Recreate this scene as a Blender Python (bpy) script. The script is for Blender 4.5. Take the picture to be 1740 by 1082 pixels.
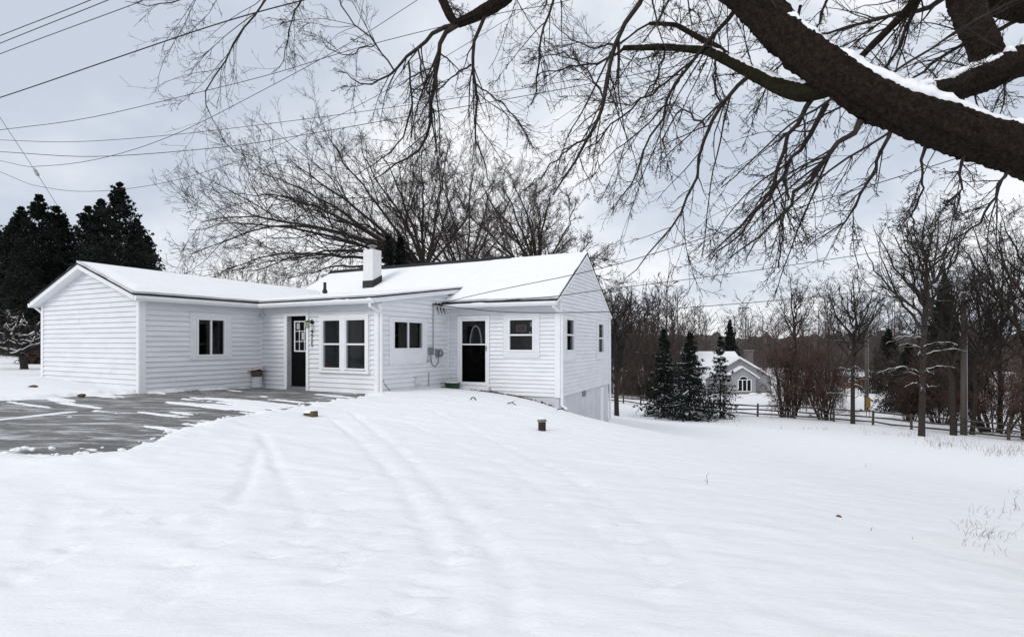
import bpy, math
import numpy as np

# ------------------------------------------------------------------ camera, sky, light
for o in list(bpy.data.objects):
    bpy.data.objects.remove(o)
S = bpy.context.scene
F, CX, HY, CZ = 950.0, 870.0, 583.0, 1.3        # survey of the photograph: focal px, centre, eye level, eye height
cam = bpy.data.cameras.new('camera')
cam.sensor_width = 36.0
cam.lens = 36.0 * F / 1740.0
cam.shift_y = (HY - 541.0) / 1740.0
cam.clip_start = 0.05
cam.clip_end = 3000
camo = bpy.data.objects.new('camera', cam)
camo.location = (0, 0, CZ)
camo.rotation_euler = (math.radians(90), 0, 0)
S.collection.objects.link(camo)
S.camera = camo
S.view_settings.view_transform = 'Standard'
S.view_settings.look = 'None'
S.view_settings.gamma = 1
S.view_settings.exposure = -0.02

SUN_EL, SUN_AZ = 35.0, 226.0      # behind the camera, to the left (compass, from +Y clockwise)
world = bpy.data.worlds.new('World')
S.world = world
world.use_nodes = True
nt = world.node_tree
nt.nodes.clear()
N = nt.nodes.new
out = N('ShaderNodeOutputWorld')
bg = N('ShaderNodeBackground')
bg.inputs['Strength'].default_value = 0.1
sky = N('ShaderNodeTexSky')
sky.sky_type = 'NISHITA'
sky.sun_disc = False
sky.sun_elevation = math.radians(SUN_EL)
sky.sun_rotation = math.radians(SUN_AZ)
tc = N('ShaderNodeTexCoord')
sep = N('ShaderNodeSeparateXYZ')
nt.links.new(tc.outputs['Generated'], sep.inputs[0])
zm = N('ShaderNodeMath'); zm.operation = 'MAXIMUM'; zm.inputs[1].default_value = 0.0
nt.links.new(sep.outputs['Z'], zm.inputs[0])
za = N('ShaderNodeMath'); za.operation = 'ADD'; za.inputs[1].default_value = 0.42
nt.links.new(zm.outputs[0], za.inputs[0])
dx = N('ShaderNodeMath'); dx.operation = 'DIVIDE'
dy = N('ShaderNodeMath'); dy.operation = 'DIVIDE'
nt.links.new(sep.outputs['X'], dx.inputs[0]); nt.links.new(za.outputs[0], dx.inputs[1])
nt.links.new(sep.outputs['Y'], dy.inputs[0]); nt.links.new(za.outputs[0], dy.inputs[1])
cmb = N('ShaderNodeCombineXYZ')
nt.links.new(dx.outputs[0], cmb.inputs[0]); nt.links.new(dy.outputs[0], cmb.inputs[1])
cmb.inputs[2].default_value = 8.3
n1 = N('ShaderNodeTexNoise')
n1.inputs['Scale'].default_value = 1.5
n1.inputs['Detail'].default_value = 7.0
n1.inputs['Roughness'].default_value = 0.52
n1.inputs['Distortion'].default_value = 0.25
nt.links.new(cmb.outputs[0], n1.inputs['Vector'])
rmp = N('ShaderNodeValToRGB')
e = rmp.color_ramp.elements
e[0].position = 0.36; e[0].color = (0.62, 0.685, 0.79, 1)
e[1].position = 0.57; e[1].color = (1.02, 1.03, 1.06, 1)
m_ = rmp.color_ramp.elements.new(0.46); m_.color = (0.775, 0.825, 0.91, 1)
nt.links.new(n1.outputs['Fac'], rmp.inputs[0])
scl = N('ShaderNodeMix'); scl.data_type = 'RGBA'; scl.blend_type = 'MULTIPLY'
scl.inputs['Factor'].default_value = 1.0
scl.inputs['B'].default_value = (10, 10, 10, 1)
nt.links.new(rmp.outputs[0], scl.inputs['A'])
mix = N('ShaderNodeMix'); mix.data_type = 'RGBA'
mix.inputs['Factor'].default_value = 0.94          # nearly closed cloud deck over the clear sky
nt.links.new(sky.outputs[0], mix.inputs['A'])
nt.links.new(scl.outputs['Result'], mix.inputs['B'])
nt.links.new(mix.outputs['Result'], bg.inputs['Color'])
nt.links.new(bg.outputs[0], out.inputs[0])

sl = bpy.data.lights.new('sun', 'SUN')
sl.energy = 1.5
sl.angle = math.radians(28)
sl.color = (1.0, 0.965, 0.92)
so = bpy.data.objects.new('sun', sl)
_a, _e = math.radians(SUN_AZ), math.radians(SUN_EL)
so.rotation_euler = (math.radians(90 - SUN_EL), 0, math.pi - _a)
so.location = (-20, -20, 30)
S.collection.objects.link(so)

# ------------------------------------------------------------------ helpers
rng = np.random.default_rng(11)
ORG = {}
COL = S.collection


def at(px, py, d):
    """survey point: photo pixel at depth d (metres along the view axis)"""
    return np.array([(px - CX) / F * d, d, CZ - (py - HY) / F * d])


def tag(o, label=None, cat=None, group=None, kind=None):
    if label: o['label'] = label
    if cat: o['category'] = cat
    if group: o['group'] = group
    if kind: o['kind'] = kind
    return o


def empty(name, loc, label=None, cat=None, group=None):
    o = bpy.data.objects.new(name, None)
    o.empty_display_size = 0.2
    o.location = tuple(float(c) for c in loc)
    COL.objects.link(o)
    ORG[o.name] = np.array(loc, float)
    return tag(o, label, cat, group)


def link(name, me, mats, parent=None):
    o = bpy.data.objects.new(name, me)
    for m in (mats if isinstance(mats, (list, tuple)) else [mats]):
        me.materials.append(m)
    COL.objects.link(o)
    if parent is not None:
        o.parent = parent
        ORG[o.name] = ORG[parent.name]
    else:
        ORG[o.name] = np.zeros(3)
    return o


def poly_mesh(name, V, Fc, smooth=False):
    """uniform polygons, fast path"""
    V = np.ascontiguousarray(V, dtype=np.float32)
    Fc = np.ascontiguousarray(Fc, dtype=np.int32)
    me = bpy.data.meshes.new(name)
    k = Fc.shape[1]
    me.vertices.add(len(V)); me.vertices.foreach_set('co', V.ravel())
    me.loops.add(Fc.size); me.loops.foreach_set('vertex_index', Fc.ravel())
    me.polygons.add(len(Fc))
    me.polygons.foreach_set('loop_start', np.arange(0, Fc.size, k, dtype=np.int32))
    me.polygons.foreach_set('loop_total', np.full(len(Fc), k, dtype=np.int32))
    if smooth:
        me.polygons.foreach_set('use_smooth', np.ones(len(Fc), dtype=bool))
    me.update(calc_edges=True)
    return me


class MB:
    def __init__(s):
        s.v = []; s.f = []

    def hexa(s, p):
        """8 points: 0-3 bottom loop, 4-7 top loop"""
        b = len(s.v)
        s.v += [tuple(float(c) for c in q) for q in p]
        s.f += [[b + i for i in t] for t in ((3, 2, 1, 0), (4, 5, 6, 7), (0, 1, 5, 4), (1, 2, 6, 5), (2, 3, 7, 6), (3, 0, 4, 7))]
        return s

    def box(s, x0, x1, y0, y1, z0, z1):
        return s.hexa([(x0, y0, z0), (x1, y0, z0), (x1, y1, z0), (x0, y1, z0), (x0, y0, z1), (x1, y0, z1), (x1, y1, z1), (x0, y1, z1)])

    def poly(s, pts):
        b = len(s.v)
        s.v += [tuple(float(c) for c in q) for q in pts]
        s.f.append(list(range(b, b + len(pts))))
        return s

    def tube(s, pts, r, n=8, cap=True):
        pts = [np.array(p, float) for p in pts]
        rs = r if isinstance(r, (list, tuple)) else [r] * len(pts)
        b = len(s.v)
        for i, p in enumerate(pts):
            t = pts[min(i + 1, len(pts) - 1)] - pts[max(i - 1, 0)]
            t = t / (np.linalg.norm(t) + 1e-9)
            ref = np.array([0, 0, 1.0]) if abs(t[2]) < 0.9 else np.array([1.0, 0, 0])
            x = np.cross(t, ref); x /= np.linalg.norm(x); y = np.cross(t, x)
            for k in range(n):
                a = 2 * math.pi * k / n
                s.v.append(tuple(p + rs[i] * (math.cos(a) * x + math.sin(a) * y)))
        for i in range(len(pts) - 1):
            for k in range(n):
                s.f.append([b + i * n + k, b + i * n + (k + 1) % n, b + (i + 1) * n + (k + 1) % n, b + (i + 1) * n + k])
        if cap:
            s.f.append([b + k for k in range(n)][::-1])
            s.f.append([b + (len(pts) - 1) * n + k for k in range(n)])
        return s

    def build(s, name, mat, parent=None, smooth=False):
        off = ORG[parent.name] if parent is not None else np.zeros(3)
        me = bpy.data.meshes.new(name)
        me.from_pydata([(v[0] - off[0], v[1] - off[1], v[2] - off[2]) for v in s.v], [], s.f)
        if smooth:
            me.polygons.foreach_set('use_smooth', np.ones(len(me.polygons), dtype=bool))
        me.update()
        return link(name, me, mat, parent)


# ---- value noise
_T = rng.random((256, 256))


def vnoise(x, y, sd=0):
    x = np.asarray(x, float) + 17.3 * sd; y = np.asarray(y, float) + 9.1 * sd
    xi = np.floor(x).astype(int); yi = np.floor(y).astype(int)
    fx = x - xi; fy = y - yi
    fx = fx * fx * fx * (fx * (fx * 6 - 15) + 10); fy = fy * fy * fy * (fy * (fy * 6 - 15) + 10)
    a = _T[xi & 255, yi & 255]; b = _T[(xi + 1) & 255, yi & 255]
    c = _T[xi & 255, (yi + 1) & 255]; d = _T[(xi + 1) & 255, (yi + 1) & 255]
    return (a * (1 - fx) + b * fx) * (1 - fy) + (c * (1 - fx) + d * fx) * fy


def fbm(x, y, o=4, sd=0):
    r = 0; a = 0.5; t = 0
    for i in range(o):
        r = r + a * vnoise(x * 2 ** i, y * 2 ** i, sd + i * 3); t += a; a *= 0.5
    return r / t


def sstep(a, b, x):
    t = np.clip((x - a) / (b - a), 0, 1)
    return t * t * (3 - 2 * t)


# ---- materials
def mat(name, col, rough=0.7, var=0.0, vscale=5.0, bump=0.0, bscale=20.0, metallic=0.0, snow=None, spec=0.3, col2=None, stretch=None):
    m = bpy.data.materials.new(name)
    m.use_nodes = True
    t = m.node_tree
    b = t.nodes['Principled BSDF']
    b.inputs['Roughness'].default_value = rough
    b.inputs['Metallic'].default_value = metallic
    b.inputs['Specular IOR Level'].default_value = spec
    b.inputs['Base Color'].default_value = (*col, 1)
    tcn = t.nodes.new('ShaderNodeTexCoord')
    vec = tcn.outputs['Object']
    if stretch:
        mp = t.nodes.new('ShaderNodeMapping'); mp.inputs['Scale'].default_value = stretch
        t.links.new(vec, mp.inputs[0]); vec = mp.outputs[0]
    last = None
    if var > 0 or col2:
        n = t.nodes.new('ShaderNodeTexNoise')
        n.inputs['Scale'].default_value = vscale; n.inputs['Detail'].default_value = 6
        n.inputs['Roughness'].default_value = 0.6
        t.links.new(vec, n.inputs['Vector'])
        r = t.nodes.new('ShaderNodeValToRGB')
        c2 = col2 if col2 else tuple(c * (1 + var) for c in col)
        c1 = col if col2 else tuple(c * (1 - var) for c in col)
        r.color_ramp.elements[0].position = 0.33; r.color_ramp.elements[0].color = (*c1, 1)
        r.color_ramp.elements[1].position = 0.67; r.color_ramp.elements[1].color = (*c2, 1)
        t.links.new(n.outputs['Fac'], r.inputs[0])
        last = r.outputs[0]
    if snow:
        lo, hi, amt = snow
        g = t.nodes.new('ShaderNodeNewGeometry')
        sp = t.nodes.new('ShaderNodeSeparateXYZ')
        t.links.new(g.outputs['Normal'], sp.inputs[0])
        n2 = t.nodes.new('ShaderNodeTexNoise'); n2.inputs['Scale'].default_value = amt; n2.inputs['Detail'].default_value = 3
        t.links.new(tcn.outputs['Object'], n2.inputs['Vector'])
        ml = t.nodes.new('ShaderNodeMath'); ml.operation = 'MULTIPLY'
        t.links.new(sp.outputs['Z'], ml.inputs[0]); t.links.new(n2.outputs['Fac'], ml.inputs[1])
        mr = t.nodes.new('ShaderNodeMapRange')
        mr.inputs['From Min'].default_value = lo; mr.inputs['From Max'].default_value = hi
        t.links.new(ml.outputs[0], mr.inputs['Value'])
        mx = t.nodes.new('ShaderNodeMix'); mx.data_type = 'RGBA'
        t.links.new(mr.outputs[0], mx.inputs['Factor'])
        if last: t.links.new(last, mx.inputs['A'])
        else: mx.inputs['A'].default_value = (*col, 1)
        mx.inputs['B'].default_value = (0.8, 0.82, 0.86, 1)
        last = mx.outputs['Result']
    if last:
        t.links.new(last, b.inputs['Base Color'])
    if bump > 0:
        n3 = t.nodes.new('ShaderNodeTexNoise'); n3.inputs['Scale'].default_value = bscale; n3.inputs['Detail'].default_value = 5
        t.links.new(vec, n3.inputs['Vector'])
        bp = t.nodes.new('ShaderNodeBump'); bp.inputs['Strength'].default_value = bump; bp.inputs['Distance'].default_value = 0.03
        t.links.new(n3.outputs['Fac'], bp.inputs['Height'])
        t.links.new(bp.outputs[0], b.inputs['Normal'])
    return m


M = {}
M['snow'] = mat('snow', (0.82, 0.83, 0.855), 0.75, 0.02, 3.0, 0.25, 30.0, spec=0.15)
def snow_field():
    # wind packed crust: long soft ripples, a crumbly middle scale and fine grain, all as relief
    m = mat('snow_field', (0.82, 0.83, 0.855), 0.75, 0.02, 3.0, spec=0.15)
    t = m.node_tree; b = t.nodes['Principled BSDF']
    tcn = t.nodes.new('ShaderNodeTexCoord'); prev = None
    for (sc, rot, scale, det, st, dist) in (((.55, 2.6, 1), -.35, 1.6, 5, .55, .05), ((1, 1, 1), 0, 9.0, 4, .30, .02), ((.8, 1.6, 1), -.3, 34.0, 4, .35, .012), ((1, 1, 1), 0, 160.0, 2, .35, .004)):
        mp = t.nodes.new('ShaderNodeMapping'); mp.inputs['Scale'].default_value = sc; mp.inputs['Rotation'].default_value = (0, 0, rot)
        n = t.nodes.new('ShaderNodeTexNoise'); n.inputs['Scale'].default_value = scale; n.inputs['Detail'].default_value = det
        bp = t.nodes.new('ShaderNodeBump'); bp.inputs['Strength'].default_value = st; bp.inputs['Distance'].default_value = dist
        t.links.new(tcn.outputs['Object'], mp.inputs[0]); t.links.new(mp.outputs[0], n.inputs['Vector']); t.links.new(n.outputs['Fac'], bp.inputs['Height'])
        if prev: t.links.new(prev.outputs[0], bp.inputs['Normal'])
        prev = bp
    t.links.new(prev.outputs[0], b.inputs['Normal'])
    return m


def dusted_asphalt():
    # worn grey asphalt, darker where wet, with a thin dusting of blown snow
    m = mat('asphalt', (0.095, 0.094, 0.090), 0.58, 0.0, 1.6, 0.6, 110.0, col2=(0.185, 0.182, 0.175), spec=0.45)
    t = m.node_tree; b = t.nodes['Principled BSDF']
    base = b.inputs['Base Color'].links[0].from_socket
    tcn = t.nodes.new('ShaderNodeTexCoord')
    mp = t.nodes.new('ShaderNodeMapping'); mp.inputs['Rotation'].default_value = (0, 0, .42); mp.inputs['Scale'].default_value = (.6, 2.6, 1)
    n = t.nodes.new('ShaderNodeTexNoise'); n.inputs['Scale'].default_value = 1.5; n.inputs['Detail'].default_value = 11; n.inputs['Roughness'].default_value = .74
    r = t.nodes.new('ShaderNodeMapRange'); r.inputs['From Min'].default_value = .50; r.inputs['From Max'].default_value = .66; r.inputs['To Max'].default_value = .88
    x = t.nodes.new('ShaderNodeMix'); x.data_type = 'RGBA'; x.inputs['B'].default_value = (.78, .80, .84, 1)
    t.links.new(tcn.outputs['Object'], mp.inputs[0]); t.links.new(mp.outputs[0], n.inputs['Vector']); t.links.new(n.outputs['Fac'], r.inputs['Value'])
    t.links.new(r.outputs[0], x.inputs['Factor']); t.links.new(base, x.inputs['A']); t.links.new(x.outputs['Result'], b.inputs['Base Color'])
    return m


M['snow_field'] = snow_field()
M['asphalt'] = dusted_asphalt()
M['siding'] = mat('siding', (0.70, 0.715, 0.745), 0.48, 0.055, 1.6, 0.06, 40.0, spec=0.35, stretch=(1, 1, 3))
M['trim'] = mat('trim', (0.77, 0.78, 0.80), 0.42, 0.03, 4.0, spec=0.35)
M['foundation'] = mat('foundation', (0.50, 0.51, 0.55), 0.85, 0.0, 2.5, 0.3, 25.0, col2=(0.60, 0.61, 0.65))
M['shingle'] = mat('shingle', (0.022, 0.022, 0.024), 0.9, 0.3, 20, 0.5, 60)
M['black'] = mat('black_paint', (0.004, 0.004, 0.005), 0.6, 0.2, 6, spec=0.06)
M['screen'] = mat('screen', (0.006, 0.006, 0.007), 0.7, spec=0.2)
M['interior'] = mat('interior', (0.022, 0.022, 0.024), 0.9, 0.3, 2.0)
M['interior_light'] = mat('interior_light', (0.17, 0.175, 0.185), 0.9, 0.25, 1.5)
M['chimney'] = mat('chimney', (0.68, 0.68, 0.68), 0.8, 0.04, 5.0, 0.25, 30)
M['flashing'] = mat('flashing', (0.02, 0.02, 0.022), 0.6, 0.3, 8)
M['metal'] = mat('metal', (0.30, 0.31, 0.33), 0.4, 0.15, 10, metallic=0.7)
M['cable'] = mat('cable', (0.012, 0.012, 0.014), 0.7, 0.1, 10)
M['brass'] = mat('brass', (0.30, 0.25, 0.10), 0.45, 0.2, 12, metallic=0.3)
M['white_plastic'] = mat('white_plastic', (0.62, 0.63, 0.66), 0.5, 0.08, 9)
M['bag'] = mat('bag', (0.018, 0.014, 0.012), 0.6, 0.0, 14, col2=(0.12, 0.09, 0.06))
M['lid'] = mat('lid', (0.55, 0.30, 0.33), 0.5, 0.0, 12, col2=(0.72, 0.70, 0.70))
M['green'] = mat('green_plastic', (0.012, 0.055, 0.014), 0.45, 0.25, 8)
M['rust'] = mat('rust', (0.030, 0.020, 0.017), 0.75, 0.4, 18, 0.4, 60)
M['stone'] = mat('stone', (0.20, 0.185, 0.17), 0.85, 0.3, 9, 0.5, 30)
M['brick'] = mat('brown_brick', (0.11, 0.075, 0.05), 0.85, 0.3, 25, 0.4, 50)
M['litter'] = mat('leaf_litter', (0.05, 0.030, 0.018), 0.9, 0.0, 9, col2=(0.14, 0.09, 0.055))
M['bark'] = mat('bark', (0.016, 0.012, 0.010), 0.9, 0.0, 9, 0.9, 22, col2=(0.040, 0.031, 0.024), stretch=(1, 1, 1))
M['bark_near'] = mat('bark_near', (0.007, 0.0055, 0.0045), 0.95, 0.0, 34, 1.0, 60, col2=(0.032, 0.022, 0.016), spec=0.1)
M['twig'] = mat('twig', (0.024, 0.018, 0.015), 0.85, 0.3, 3)
M['bark_snow'] = mat('bark_snow', (0.020, 0.016, 0.013), 0.9, 0.0, 6, 0.6, 22, snow=(0.40, 0.50, 2.0), col2=(0.042, 0.034, 0.028))
M['bark_grey'] = mat('bark_grey', (0.017, 0.014, 0.012), 0.9, 0.0, 6, 0.6, 22, snow=(0.42, 0.52, 2.5), col2=(0.040, 0.033, 0.028))
M['twig_brown'] = mat('twig_brown', (0.062, 0.045, 0.037), 0.9, 0.35, 2)
M['twig_red'] = mat('twig_red', (0.090, 0.052, 0.042), 0.9, 0.35, 1.5)
M['wood_far'] = mat('wood_far', (0.062, 0.050, 0.046), 0.95, 0.35, 0.06)
M['hill'] = mat('hill', (0.058, 0.047, 0.043), 0.95, 0.3, 0.1, 0.5, 1)
M['needle'] = mat('needle', (0.008, 0.013, 0.010), 0.8, 0.4, 1.2, snow=(0.72, 0.80, 3.0))
M['needle_snow'] = mat('needle_snow', (0.010, 0.016, 0.013), 0.8, 0.4, 1.2, snow=(0.52, 0.60, 2.0))
M['moss'] = mat('moss', (0.010, 0.008, 0.006), 0.95, 0.0, 16, 1.0, 40, col2=(0.024, 0.022, 0.010), spec=0.1)
M['fence_wood'] = mat('fence_wood', (0.060, 0.050, 0.043), 0.9, 0.3, 6, 0.4, 20)
M['pole_wood'] = mat('pole_wood', (0.085, 0.072, 0.062), 0.9, 0.25, 6, 0.4, 20, stretch=(4, 4, 0.4))
M['grey_siding'] = mat('grey_siding', (0.27, 0.275, 0.29), 0.7, 0.06, 1.0)
M['grey_siding_b'] = mat('grey_siding_b', (0.30, 0.305, 0.32), 0.7, 0.06, 1.0)
M['stone_base'] = mat('stone_base', (0.20, 0.18, 0.165), 0.9, 0.2, 3)
M['hedge'] = mat('hedge', (0.014, 0.018, 0.012), 0.9, 0.4, 5)
M['dark_brick'] = mat('dark_brick', (0.14, 0.12, 0.12), 0.9, 0.3, 4)
M['yellow'] = mat('yellow', (0.34, 0.20, 0.04), 0.6, 0.15, 10)
M['orange'] = mat('orange', (0.22, 0.09, 0.03), 0.8, 0.3, 1)
M['grass'] = mat('dry_grass', (0.13, 0.085, 0.05), 0.9, 0.35, 3)
M['sticker_red'] = mat('sticker_red', (0.16, 0.025, 0.035), 0.6)
M['sticker_grey'] = mat('sticker_grey', (0.16, 0.16, 0.17), 0.6)
M['sticker_white'] = mat('sticker_white', (0.45, 0.47, 0.48), 0.6)
M['oval'] = mat('oval_frame', (0.42, 0.41, 0.39), 0.5, 0.1, 8)


def glass(name, tint, refl):
    m = bpy.data.materials.new(name); m.use_nodes = True
    t = m.node_tree; t.nodes.clear()
    o = t.nodes.new('ShaderNodeOutputMaterial')
    tr = t.nodes.new('ShaderNodeBsdfTransparent'); tr.inputs[0].default_value = (*tint, 1)
    gl = t.nodes.new('ShaderNodeBsdfGlossy'); gl.inputs['Roughness'].default_value = 0.03
    gl.inputs['Color'].default_value = (0.8, 0.8, 0.8, 1)
    lw = t.nodes.new('ShaderNodeLayerWeight'); lw.inputs[0].default_value = 0.5
    pw = t.nodes.new('ShaderNodeMath'); pw.operation = 'POWER'; pw.inputs[1].default_value = 5.0
    t.links.new(lw.outputs['Facing'], pw.inputs[0])
    mm = t.nodes.new('ShaderNodeMath'); mm.operation = 'MULTIPLY_ADD'; mm.inputs[1].default_value = .95 * refl; mm.inputs[2].default_value = .045 * refl
    t.links.new(pw.outputs[0], mm.inputs[0])
    mx = t.nodes.new('ShaderNodeMixShader')
    t.links.new(mm.outputs[0], mx.inputs[0]); t.links.new(tr.outputs[0], mx.inputs[1]); t.links.new(gl.outputs[0], mx.inputs[2])
    t.links.new(mx.outputs[0], o.inputs[0])
    return m


M['glass'] = glass('glass', (0.78, 0.80, 0.81), 0.38)
M['glass_dim'] = glass('glass_dim', (0.25, 0.25, 0.26), 0.45)
M['insect_screen'] = glass('insect_screen', (0.30, 0.30, 0.30), 0.10)
M['lamp_glass'] = mat('lamp_glass', (0.45, 0.43, 0.30), 0.2, 0.1, 10)

# ------------------------------------------------------------------ terrain
CTRL = np.array([
    (0, 0, -.35), (-4, 3, -.3), (-8, 6, -.15), (-6, 9, -.10), (-9, 10, -.05), (-12, 11, .03), (-20, 10, .10), (-11.4, 13.2, .06),
    (-9.6, 14, .0), (-14.2, 16.5, .24), (-16, 20, .25), (-7.8, 17.2, -.09), (-6, 15, -.09), (-3.7, 15, -.15), (-2, 17, -.14),
    (-.6, 16.9, -.26), (.7, 16.5, -.45), (1.4, 16.6, -.72), (2.8, 19.9, -1.5), (3.9, 22.5, -1.93), (.6, 11.5, -.62),
    (-4.1, 11.5, -.22), (3, 6, -.62), (4.6, 5, -.82), (8, 8, -1.25), (8, 14, -1.75), (14, 16, -2.75), (22.9, 25, -3.9),
    (13, 30, -3.35), (7, 30, -2.9), (6, 45, -4.6), (13, 65, -5.75), (20, 50, -5.3), (31, 37, -5.0), (40, 45, -5.6),
    (35, 80, -6.3), (10, 90, -6.4), (60, 90, -6.3), (60, 40, -6), (30, 15, -3.8), (30, 0, -3.2), (0, -20, -.6), (20, -30, -2),
    (-30, -20, .2), (-40, 20, .5), (-20, 40, 0), (-5, 40, -1.5), (-30, 70, -1), (0, 70, -5), (-60, 60, .5), (-80, -40, .5),
    (100, 0, -6), (100, 120, -6), (0, 150, -6.3), (-100, 150, -2), (100, -60, -5), (-100, 40, .5)], float)


def _U(r2):
    return np.where(r2 > 1e-12, r2 * np.log(r2 + 1e-12) * 0.5, 0.0)


_n = len(CTRL)
_A = np.zeros((_n + 3, _n + 3))
_d = ((CTRL[:, None, :2] - CTRL[None, :, :2]) ** 2).sum(-1)
_A[:_n, :_n] = _U(_d) + np.eye(_n) * 0.5
_A[:_n, _n] = 1; _A[:_n, _n + 1:] = CTRL[:, :2]
_A[_n, :_n] = 1; _A[_n + 1:, :_n] = CTRL[:, :2].T
_W = np.linalg.solve(_A, np.concatenate([CTRL[:, 2], np.zeros(3)]))


def ground(x, y):
    x = np.clip(np.asarray(x, float), -100, 100); y = np.clip(np.asarray(y, float), -60, 150)
    r = _W[_n] + _W[_n + 1] * x + _W[_n + 2] * y
    for i in range(_n):
        r = r + _W[i] * _U((x - CTRL[i, 0]) ** 2 + (y - CTRL[i, 1]) ** 2)
    return r


def gp(px, py, it=30):
    """where the sight line through a photo pixel meets the ground"""
    d0, d1 = 0.5, 300.0
    ds = np.geomspace(0.8, 250, 900)
    X = (px - CX) / F * ds; Z = CZ - (py - HY) / F * ds
    g = ground(X, ds)
    k = np.argmax(Z < g)
    return np.array([X[k], ds[k], g[k]])


def gz(x, y):
    return float(ground(x, y))


# house survey points
TH1, TH2 = math.radians(28.5), math.atan2(1.503, 3.496)
U1 = np.array([math.cos(TH1), -math.sin(TH1)]); V1 = np.array([math.sin(TH1), math.cos(TH1)])
U2 = np.array([math.cos(TH2), -math.sin(TH2)]); V2 = np.array([math.sin(TH2), math.cos(TH2)])
PI_ = np.array([-7.87, 17.6])
G0 = PI_ - 3.62 * V1
G1 = G0 - 5.2 * U1
E0 = PI_ + 4.78 * U1
J0 = np.array([-2.076, 18.253])
R0 = np.array([1.42, 16.75])
R1 = R0 + 6.2 * V2

DRIVE = [(-45, 7.6), (-10, 7.0), (-6.75, 7.2), (-5.6, 6.95), (-5.15, 7.37), (-5.2, 8.33), (-5.25, 9.95), (-4.85, 12),
         (-4.05, 14.25), (-3.72, 15.4), tuple(PI_ + V1 * .3), tuple(G0 + V1 * .2), (-11.2, 12.35), (-14, 11.4), (-45, 12.2)]


def sdpoly(x, y, P):
    d = np.full(x.shape, 1e9); ins = np.zeros(x.shape, bool)
    n = len(P)
    for i in range(n):
        ax, ay = P[i]; bx, by = P[(i + 1) % n]
        ex, ey = bx - ax, by - ay
        t = np.clip(((x - ax) * ex + (y - ay) * ey) / (ex * ex + ey * ey), 0, 1)
        d = np.minimum(d, (x - ax - t * ex) ** 2 + (y - ay - t * ey) ** 2)
        c = ((ay > y) != (by > y)) & (x < ex * (y - ay) / (by - ay + 1e-12) + ax)
        ins ^= c
    d = np.sqrt(d)
    return np.where(ins, -d, d)


def sdline(x, y, P):
    d = np.full(x.shape, 1e9)
    for (ax, ay), (bx, by) in zip(P[:-1], P[1:]):
        ex, ey = bx - ax, by - ay
        t = np.clip(((x - ax) * ex + (y - ay) * ey) / (ex * ex + ey * ey + 1e-12), 0, 1)
        d = np.minimum(d, (x - ax - t * ex) ** 2 + (y - ay - t * ey) ** 2)
    return np.sqrt(d)


def axis(lo, hi, flo, fhi, fine, grow):
    mid = np.arange(flo, fhi + fine * .5, fine)
    r = []; st = fine; c = mid[-1]
    while c < hi:
        st *= grow; c += st; r.append(c)
    l = []; st = fine; c = mid[0]
    while c > lo:
        st *= grow; c -= st; l.append(c)
    return np.array(l[::-1] + list(mid) + r)


def smoothline(pts, n=24):
    p = np.array([gp(a, b)[:2] for a, b in pts])
    t = np.linspace(0, len(p) - 1, n)
    q = np.stack([np.interp(t, range(len(p)), p[:, k]) for k in (0, 1)], 1)
    for _ in range(3):
        q[1:-1] = (q[:-2] + q[1:-1] * 2 + q[2:]) / 4
    return [tuple(c) for c in q]


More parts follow.
